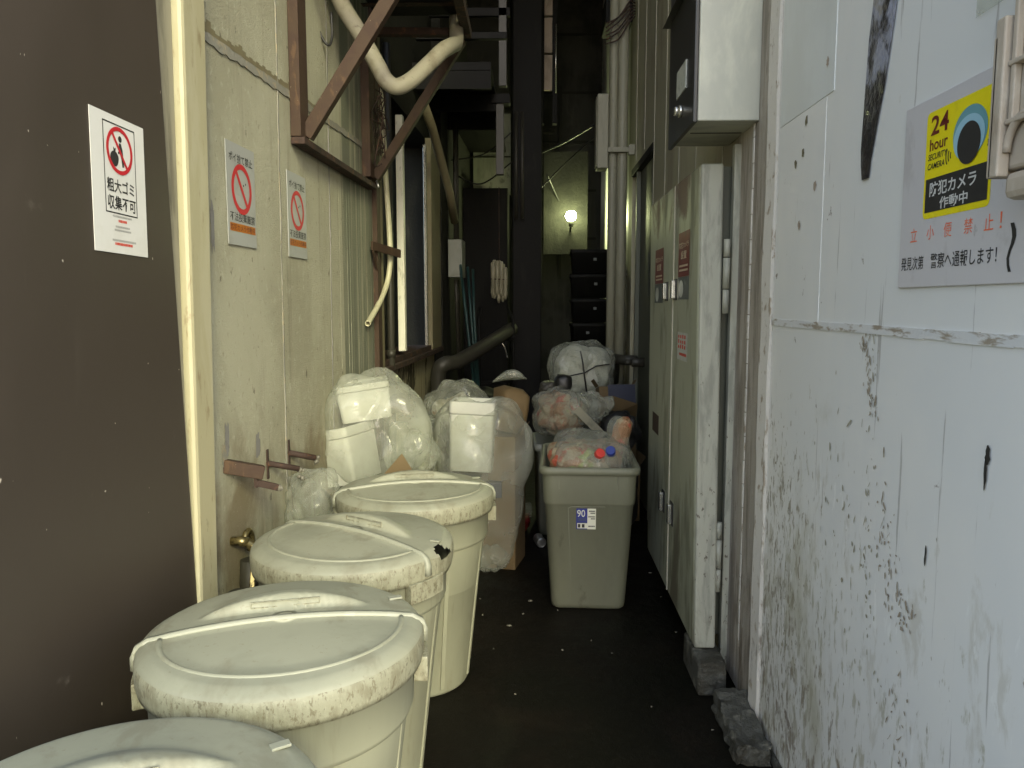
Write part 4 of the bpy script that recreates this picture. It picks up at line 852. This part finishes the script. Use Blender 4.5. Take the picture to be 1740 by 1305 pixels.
b = MB(); b.bar(Lm(3.2, 3.02, .02), (-.34, 3.2, 3.02), .05, .04); b.bar(Lm(4.42, 2.99, .02), (-.36, 4.42, 2.98), .05, .04); b.bar((-.37, 3.17, 3.03), (-.37, 4.47, 2.99), .05, .05); b.build('top_frame', 'rustdark', t, .003)
t = thing('air_unit', 'dark grilled air conditioning unit sitting on top of the rusty bracket', 'air unit')
b = MB(); b.box(.08, .56, 3.3, 4.35, 3.045, 3.7, Lb); b.build('casing', 'darker', t, .01)
b = MB()
for k in range(9): b.box(.565, .58, 3.35, 4.3, 3.1+.06*k, 3.125+.06*k, Lb)
b.build('grille', 'darker', t)
b = MB()
for s in (3.5, 4.15): b.box(.05, .60, s, s+.05, 3.042, 3.044, Lb)
b.build('base_rail', 'rustdark', t)
def spline(pts, n=10):
    P = [Vector(p) for p in pts]; P = [P[0]*2-P[1]]+P+[P[-1]*2-P[-2]]; out = []
    for i in range(1, len(P)-2):
        for k in range(n):
            u = k/n; a, b_, c, d = P[i-1:i+3]
            out.append(.5*((2*b_)+(c-a)*u+(2*a-5*b_+4*c-d)*u*u+(3*b_-a-3*c+d)*u**3))
    return out+[P[-2]]
b = MB(); b.tube(spline([(-.95, 3.62, 3.10), (-.885, 3.66, 2.88), (-.80, 3.69, 2.735), (-.725, 3.7, 2.60), (-.685, 3.7, 2.53), (-.635, 3.71, 2.505), (-.575, 3.75, 2.545), (-.50, 3.80, 2.63), (-.44, 3.86, 2.71), (-.41, 4.0, 2.78), (-.41, 4.25, 2.88), (-.42, 4.35, 3.03)]), .038, 18)
tag(b.build('lagged_pipe', 'duct'), 'thick cream lagged pipe drooping in a V under the air unit', 'pipe')
b = MB(); b.tube(spline([(-.975, 3.55, 3.05), (-.98, 3.58, 2.83), (-.972, 3.6, 2.74), (-.945, 3.61, 2.675), (-.92, 3.61, 2.665), (-.908, 3.6, 2.71), (-.91, 3.6, 2.8)]), .006, 8); tag(b.build('black_cable', 'rubber'), 'thin black cable loop hanging on the cement wall behind the strut', 'cable')
b = MB(); q = random.Random(9)
for k in range(9):
    s0 = 4.33+q.uniform(-.05, .07); z0 = 2.62+q.uniform(-.10, .06); pts = []
    for i in range(8): pts.append(Lm(s0+q.uniform(-.09, .12), z0-.05*i*q.uniform(.5, 1)+q.uniform(-.04, .05), .07+q.uniform(0, .05)))
    b.tube(spline(pts, 5), q.choice((.0025, .0035, .005)), 5)
tag(b.build('wire_tangle', 'rustdark'), 'tangle of rusty wires hanging on the rear upright of the bracket', 'wires')
b = MB(); b.tube([Lm(4.40, 2.18, .06), Lm(4.38, 2.145, .075)], .006, 6); tag(b.build('drip_icicle', 'can'), 'small bright water drip under the bracket foot rail', 'drip')
b = MB(); b.tube(spline([(-.93, 4.80, 2.85), (-.91, 4.79, 2.55), (-.895, 4.77, 2.25), (-.878, 4.76, 1.95), (-.872, 4.74, 1.75), (-.885, 4.70, 1.62), (-.90, 4.55, 1.51), (-.915, 4.40, 1.43), (-.918, 4.28, 1.385)]), .0165, 12, cap=False)
for f in b.b.faces: f.smooth = True
tag(b.build('cream_hose', 'hose', None, 0, .003), 'cream plastic hose curling out from the wall end, open at its tip', 'hose')
t = thing('wall_strap', 'rusty arm strap fixed across the hose and the pipe', 'strap'); b = MB(); b.bar(Lm(4.42, 1.825, .02), (-.815, 4.78, 1.80), .012, .05); b.build('strap_arm', 'rust', t, .003)
b = MB(); b.bar(Lm(4.43, 1.80, .025), Lm(4.56, 1.68, .025), .01, .03); b.build('strap_stay', 'rust', t, .002)
b = MB(); b.tube([(-.912, 4.95, 0), (-.912, 4.95, 3.1)], .024, 14); b.tube([(-.912, 4.95, 1.15), (-.912, 4.95, 1.2)], .028, 14); tag(b.build('grey_pipe', 'greypipe'), 'thin dull grey pipe running up in front of the window', 'pipe')
# stubs and tap on the near wall
def stub(s, z, ln, r, mat, label, tip, drop=0., sq=False):
    t = thing('cut_stub', label, 'bracket', group='cut off rusty stubs low on the cement wall')
    b = MB(); a = Lm(s, z, -.01); e = Lm(s+.06, z-.035, ln)
    b.bar(a, e, r*2, r*2.2) if sq else b.tube([a, e], r, 10)
    b.build('arm', mat, t, .003 if sq else 0)
    if drop:
        b = MB(); p = a.lerp(e, .82); b.bar(p, p-Vector((0, 0, drop)), .012, .014, (0, 1, 0)); b.bar(p-Vector((0, 0, drop*.7)), p+Vector((.055, .045, -drop-.01)), .022, .022); b.build('hanger', 'rustdark', t, .002)
        e = p+Vector((.055, .045, -drop-.01))
    if not drop:
        b = MB(); b.box(.002, .006, s-.008, s+.008, z-.06, z+.05, Lb); b.build('wall_plate', 'rustdark', t)
    b = MB(); q = random.Random(int(s*1000))
    for k in range(5): b.sphere(e+Vector((q.uniform(-.004, .014), q.uniform(-.01, .014), q.uniform(-.02*tip, .006))), q.uniform(.006, .011), 2)
    for v in b.b.verts: v.co += Vector((noise.noise(v.co*150), noise.noise(v.co*140+Vector((3, 0, 0))), noise.noise(v.co*150)))*.006
    b.build('sealed_tip', 'litter', t)
stub(2.435, .975, .10, .020, 'rust', 'square rusty stub with a hanger, nearest of the wall stubs', 1, .055, True)
stub(2.79, .91, .10, .011, 'rustdark', 'thin rusty stub ending in crumpled foil, between two other stubs', 4)
stub(3.02, .905, .09, .012, 'rustdark', 'thin rusty stub with pale tip, farthest back by the small bag', 1)
rough_patch(2.43, 1.005, .02, .045, .002, 'filler', bpy.data.objects['cement_wall'], 'filler_smear', 9)
t = thing('water_tap', 'tarnished brass wall tap with lever above lagged pipe beside the dustbins', 'tap')
b = MB(); b.tube([Lm(2.46, .715, -.01), Lm(2.46, .715, .035), Lm(2.468, .708, .05)], [.016, .016, .018], 14); b.tube(spline([Lm(2.468, .708, .05), Lm(2.46, .69, .075), Lm(2.45, .65, .082), Lm(2.445, .63, .082)], 6), [.016]*6+[.015]*6+[.014]*7, 12); b.build('tap_body', 'brass', t)
b = MB(); b.bar(Lm(2.43, .675, .085), Lm(2.38, .575, .095), .018, .008); b.build('lever', 'brass', t, .003)
b = MB(); pts = [Lm(2.51+.032*math.cos(a), .70+.036*math.sin(a), .035) for a in [R(-70+16*i) for i in range(17)]]; b.tube(pts, .010, 10); b.build('hose_loop', 'brass', t)
b = MB(); b.tube([Lm(2.505, z, .045) for z in (0, .2, .4, .55, .64)], [.040, .042, .040, .042, .036], 16); b.tube([Lm(2.415, z, .03) for z in (0, .25, .5, .56)], [.032, .03, .032, .028], 14)
for v in b.b.verts: v.co += Vector((noise.noise(v.co*14), 0, noise.noise(v.co*20)))*.006
tag(b.build('lagged_riser', 'greypipe'), 'pair of dirty taped water pipes rising to the brass tap', 'pipes')
o = blob('litter_bag', 'mixed', None, (-.885, 2.60, .50), (.05, .06, .09), 99, 3., .2, 4); o.name = 'green_scrap'; tag(o, 'dark crumpled scrap stuffed between tap pipes and the dustbin', 'scrap')
# ------------------------------------------------------------------ deep alley, left
t = thing('pipe_run', 'pair of thin pipes running along a timber frame above the grey meter box', 'pipes')
for ds in (0, .14):
    b = MB(); b.tube([Lm(7.5+ds, 2.1, .10), Lm(7.5+ds, 3.2, .10)], .018, 10); b.tube([Lm(7.5+ds, 1.73, .10), Lm(7.55+ds, 1.5, .1), Lm(7.75+ds, .6, .1)], .018, 10); b.build('pipe', 'greypipe', t)
t = thing('meter_box', 'pale grey box on the left wall past the window', 'box')
b = MB(); b.box(.04, .175, 7.40, 7.66, 1.745, 2.10, Lb); b.build('box_case', 'palebox', t, .006); b = MB(); b.box(.06, .16, 7.39, 7.398, 1.77, 2.08, Lb); b.build('box_cover', 'palebox', t, .003)
b = MB(); b.tube([(-.82, 5.95, 2.98), (-.79, 6.2, 2.86), (-.70, 6.6, 2.42), (-.68, 6.8, 2.2)], .035, 12); tag(b.build('yellowed_pipe', 'wood'), 'yellowed slanting pipe behind the rear bracket strut', 'pipe')
for k, (x, x2, r) in enumerate(((-.69, -.52, .014), (-.62, -.50, .012), (-.57, -.49, .012))):
    b = MB(); b.tube([(x, 7.4, 1.86-.02*k), ((x+x2)/2-.02, 7.25, 1.4), (x2, 7.1, .55)], r, 8)
    tag(b.build('teal_pole', 'teal_stick'), 'thin teal pole leaning in the dark past the meter box', 'pole', 'teal poles leaning together')
t = thing('tube_bundle', 'bundle of pale plastic tubes hanging in the dark on the left', 'bundle', (-.325, 7.5, 0)); q = random.Random(5)
for k in range(7):
    x = -.06+.04*(k % 4)+.015*(k//4); y = .03*(k//4); zt = 1.86+q.uniform(-.03, .05)-.16*(k//4)*0; zb = 1.52+q.uniform(-.03, .05)
    b = MB(); b.tube([(x, y, zt+.01), (x, y, zt), (x+.004, y, (zt+zb)/2), (x+.002, y, (zt+zb)/2-.01), (x, y, zb+.05), (x, y, zb)], [.012, .021, .023, .019, .022, .009], 12); b.build('tube', 'paledim', t)
b = MB(); b.tube([(-.075, -.015, 1.73), (.075, -.015, 1.725), (.08, .05, 1.725), (-.08, .05, 1.73), (-.075, -.015, 1.73)], .006, 6); b.tube([(.0, .0, 1.85), (.0, 0, 2.6)], .004, 6); b.build('tie_cord', 'rustdark', t)
b = MB(); b.tube(spline([(-.80, 6.55, .55), (-.80, 6.5, .90), (-.74, 6.5, .985), (-.64, 6.62, 1.0), (-.42, 7.0, 1.12), (-.2, 7.5, 1.25)], 8), .065, 16)
tag(b.build('flue_elbow', 'greypipe'), 'fat grey flue pipe with an elbow lying over the rubbish', 'pipe')
t = thing('handcart', 'dark folded handcart with wheels standing deep in the alley', 'handcart', (-.33, 7.3, 0), R(20))
b = MB()
for x in (-.17, .17): b.tube([(x, 0, .12), (x, .05, 1.35), (x*.8, .12, 1.45)], .016, 8)
for z in (.35, .75, 1.15): b.tube([(-.17, .03, z), (.17, .03, z)], .013, 8)
b.box(-.19, .19, -.28, .0, .10, .13); b.build('frame', 'darker', t)
for x in (-.2, .2):
    b = MB(); b.lathe([(.05, -.02), (.095, -.025), (.11, -.012), (.11, .012), (.095, .025), (.05, .02)], 24, m=TR((x, .05, .112)) @ RY(90)); b.build('wheel', 'rubber', t)
b = MB(); b.tube(spline([(-.05, -.02, 1.2), (.04, -.06, 1.1), (.08, -.05, .98)]), .008, 8); b.build('handle_grip', 'chrome', t)
o = blob('dark_heap', 'darker', None, (-.45, 6.6, .35), (.26, .3, .42), 111, 3., .12); tag(o, 'black heap of sacks on the floor past the window', 'heap')
# overhead, left: dark steel gallery
t = thing('steel_gallery', 'dark steel gallery frame hanging over the deep left side', 'gallery')
b = MB(); b.box(-.95, -.33, 6.2, 9.8, 3.30, 3.36); b.build('deck', 'darker', t)
for y in (6.2, 6.9, 7.6):
    b = MB(); b.box(-.95, -.33, y, y+.05, 3.16, 3.295); b.build('cross_beam', 'darker', t)
for z0, z1, x in ((3.37, 4.6, -.25), (2.62, 3.29, -.275)):
    b = MB(); b.box(x-.05, x+.02, 6.9, 6.97, z0, z1); b.build('hanger_post', 'greypipe', t, .004)
for q_ in ((-.37, -.2, 6.88, 6.99, 3.22, 3.30), (-.9, -.2, 6.9, 6.95, 3.95, 4.02), (-.9, -.2, 6.1, 6.15, 3.5, 3.55)): MB().box(*q_).build('rail', 'darker', t, .004)
t = thing('pale_sheets', 'pale weathered sheet panel hanging between dark uprights on the far left', 'panel')
b = MB(); b.box(-.72, -.27, 9.5, 9.54, 2.80, 3.75); b.build('panel_face', 'palepanel', t); b = MB(); b.box(-.74, -.25, 9.47, 9.56, 3.755, 3.80); b.box(-.72, -.27, 9.49, 9.50, 3.24, 3.255); b.build('panel_batten', 'dark', t)
b = MB(); b.box(-1.2, -.28, 9.3, 9.98, 3.81, 8); tag(b.build('dark_bulkhead', 'dark'), 'darkened bulkhead above the pale sheet panel', 'bulkhead')
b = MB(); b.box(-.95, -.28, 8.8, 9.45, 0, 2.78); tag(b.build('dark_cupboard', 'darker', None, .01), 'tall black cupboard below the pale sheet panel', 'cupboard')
t = thing('black_duct', 'wide black vertical duct dividing the deep alley', 'duct'); b = MB(); b.box(-.21, .09, 8.0, 8.3, 0, 8); b.build('duct_body', 'darker', t, .01)
for x in (-.19, -.13):
    b = MB(); b.tube([(x+.02, 7.95, 2.35), (x+.02, 7.95, 3.4)], .018, 8); b.build('side_pipe', 'greypipe', t)
t = thing('board_strip', 'strip of pinkish beige boards high beside the black duct', 'boards')
for z in (3.75, 4.13, 4.51, 4.89): 
    b = MB(); b.box(.115, .20, 8.48, 8.52, z, z+.36); b.build('board', 'planks', t, .004)
b = MB(); b.box(.205, .25, 8.45, 8.55, 3.4, 8); b.box(.10, .113, 8.45, 8.55, 3.4, 8); b.build('side_rail', 'darker', t)
b = MB(); b.tube([(.235, 8.42, 3.7), (.235, 8.42, 4.4)], .007, 8); tag(b.build('bright_rod', 'chrome'), 'thin bright rod beside the beige boards', 'rod')
# lamp
t = thing('alley_lamp', 'bare glowing bulb on a wall arm deep in the alley', 'lamp', (.435, 9.0, 2.49))
b = MB(); b.sphere((0, 0, 0), .062, 3); b.build('bulb', 'bulb', t)
b = MB(); b.tube([(0, .0, -.052), (0, .0, -.12)], .026, 12); b.tube([(0, 0, -.12), (0, .2, -.16), (0, .98, -.16)], .012, 8); b.build('lamp_holder', 'darker', t)
b = MB(); b.box(-.31, .20, .16, .19, -.42, .75); b.build('halo_board', 'haloboard', t)  # board added behind the bulb to catch its light as a halo
pl = bpy.data.lights.new('bulb_light', 'POINT'); pl.energy = 4; pl.color = (.90, 1., .45); pl.shadow_soft_size = .06
po = bpy.data.objects.new('bulb_light', pl); COL.objects.link(po); po.parent = t; po.location = (0, -.075, .0)
b = MB(); b.hexa([(.50, 9.97, 2.76), (.535, 9.97, 2.74), (.535, 9.98, 2.74), (.50, 9.98, 2.76), (.50, 9.97, 2.96), (.535, 9.97, 2.90), (.535, 9.98, 2.90), (.50, 9.98, 2.96)]); tag(b.build('bright_gap', 'gap'), 'narrow bright gap of light in the back wall above the bulb', 'gap')
b = MB(); b.box(.24, .255, 9.6, 9.64, 2.3, 2.75); tag(b.build('steel_flat', 'chrome'), 'thin shiny steel upright just left of the bulb', 'upright')
# crates
q = random.Random(14)
for k, wd in enumerate(('bottom crate', 'second crate from the bottom', 'third crate from the bottom', 'fourth crate up', 'second crate from the top', 'top crate')):
    t = thing('dark_crate', wd+' of the dark stack behind the white sack', 'crate', (.555+q.uniform(-.01, .01), 7.6, .62+.232*k), R(q.uniform(-4, 4)), 'dark crates stacked at the right wall')
    b = MB(); b.rrect([(.17, .17, .02, 0), (.18, .18, .02, .18), (.192, .192, .02, .19), (.192, .192, .02, .225), (.175, .175, .02, .225), (.165, .165, .02, .02)], 4); b.build('crate_body', 'darker', t)
    b = MB(); x = -.10+q.uniform(0, .16); b.box(x, x+.03, -.186, -.184, .12, .145); b.build('paper_tag', 'stickgrey', t)
b = MB(); b.box(.38, .73, 7.42, 7.78, 0, .615); tag(b.build('dark_stand', 'darker', None, .01), 'black stand under the stack of dark crates', 'stand')
# ------------------------------------------------------------------ right wall services
t = thing('cream_pipes', 'pair of tall cream painted pipes clamped beside the grey green door', 'pipes')
for x, r, m in ((.632, .036, 'creampipe'), (.706, .042, 'creampipe')):
    b = MB(); b.tube([(x, 6.3+(.02 if x > .7 else 0), .0), (x, 6.3, 2.0), (x, 6.3, 6.0)], r, 20); b.build('pipe', m, t)
b = MB(); b.box(.585, .76, 6.235, 6.265, 2.68, 2.72); b.box(.75, .80, 6.235, 6.28, 2.66, 2.74); b.build('clamp', 'creampipe', t, .004)
b = MB(); q = random.Random(3)
for k in range(6): b.tube(spline([(.56, 6.25, 3.50+.03*k), (.66, 6.235, 3.55+.035*k+q.uniform(-.03, .03)), (.74, 6.24, 3.66+.03*k), (.79, 6.3, 3.72+.02*k)], 4), .006, 6)
b.build('tie_wire', 'rustdark', t)
b = MB(); b.tube([(.66, 6.26, .86), (.66, 6.2, .98), (.66, 6.15, 1.06), (.70, 6.0, 1.06), (.80, 5.95, 1.06)], .04, 12); tag(b.build('drain_elbow', 'greypipe'), 'dull grey drain elbow joining the cream pipes to the door wall', 'pipe')
t = thing('electric_box', 'slim cream electrical box fixed to the tall cream pipes', 'box')
b = MB(); b.box(.505, .592, 6.25, 6.42, 2.56, 3.13); b.build('box_case', 'creampipe', t, .006); b = MB(); b.box(.496, .503, 6.26, 6.41, 2.58, 3.11); b.build('box_cover', 'creampipe', t, .002)
b = MB(); b.box(.4945, .4958, 6.3, 6.33, 2.66, 2.74); b.build('latch', 'black', t)
for k, pts in enumerate((((.09, 8.2, 3.05), (.3, 7.6, 3.03), (.505, 6.4, 2.93)), ((.09, 8.2, 2.7), (.35, 7.8, 2.9), (.79, 7.2, 3.2)), ((-.85, 7.8, 2.9), (-.5, 8.0, 3.0), (-.2, 8.1, 3.25)), ((-.85, 8.2, 2.85), (-.55, 8.3, 2.75), (-.2, 8.1, 2.95)), ((.15, 8.6, 2.9), (.32, 9.2, 2.65), (.43, 9.0, 2.4)))):
    b = MB(); b.tube(spline(pts, 8), .008, 6)
    tag(b.build('slack_cable', 'rubber'), ('thin cable from the black duct to the cream electrical box', 'thin cable rising from the black duct to the right wall', 'upper thin cable slung across the pale sheet panel', 'lower thin cable sagging across the pale sheet panel', 'thin cable running down to the bulb')[k], 'cable')
b = MB(); b.box(.58, .80, 6.5, 6.9, 3.75, 3.95); tag(b.build('dark_fan_box', 'darker', None, .01), 'black vent box high beside the cream pipes', 'box')
# beige housing at the right edge
t = thing('meter_housing', 'beige cast meter housing with ribs at the right edge of the view', 'housing')
b = MB(); b.box(.72, .796, .95, 1.225, 1.70, 2.35); b.build('housing_case', 'beige', t, .006)
b = MB(); b.box(.700, .719, 1.212, 1.236, 1.69, 1.925); b.box(.700, .796, 1.227, 1.24, 1.69, 1.90); b.build('edge_flange', 'beige', t, .003)
b = MB()
for z in (1.955, 1.85, 1.765): b.box(.706, .7195, .95, 1.21, z, z+.008)
b.box(.708, .7195, 1.196, 1.206, 1.77, 1.954); b.build('rib', 'beige', t, .002)
b = MB(); b.box(.716, .796, .95, 1.222, 1.655, 1.697); b.build('white_foot', 'plate', t, .012)
b = MB(); pts = [(.712, 1.165+.045*math.cos(a), 1.725+.05*math.sin(a)) for a in [R(180+12*i)*-1 for i in range(16)]]; b.tube(pts, .006, 8); b.build('cable_loop', 'beige', t)
b = MB(); b.box(.700, .796, 1.205, 1.25, 1.965, 2.0); b.tube([(.72, 1.22, 2.0), (.72, 1.22, 2.3)], .022, 12); b.build('top_clamp', 'rust', t, .003); t.children[-1].data.materials[0] = M['beige']
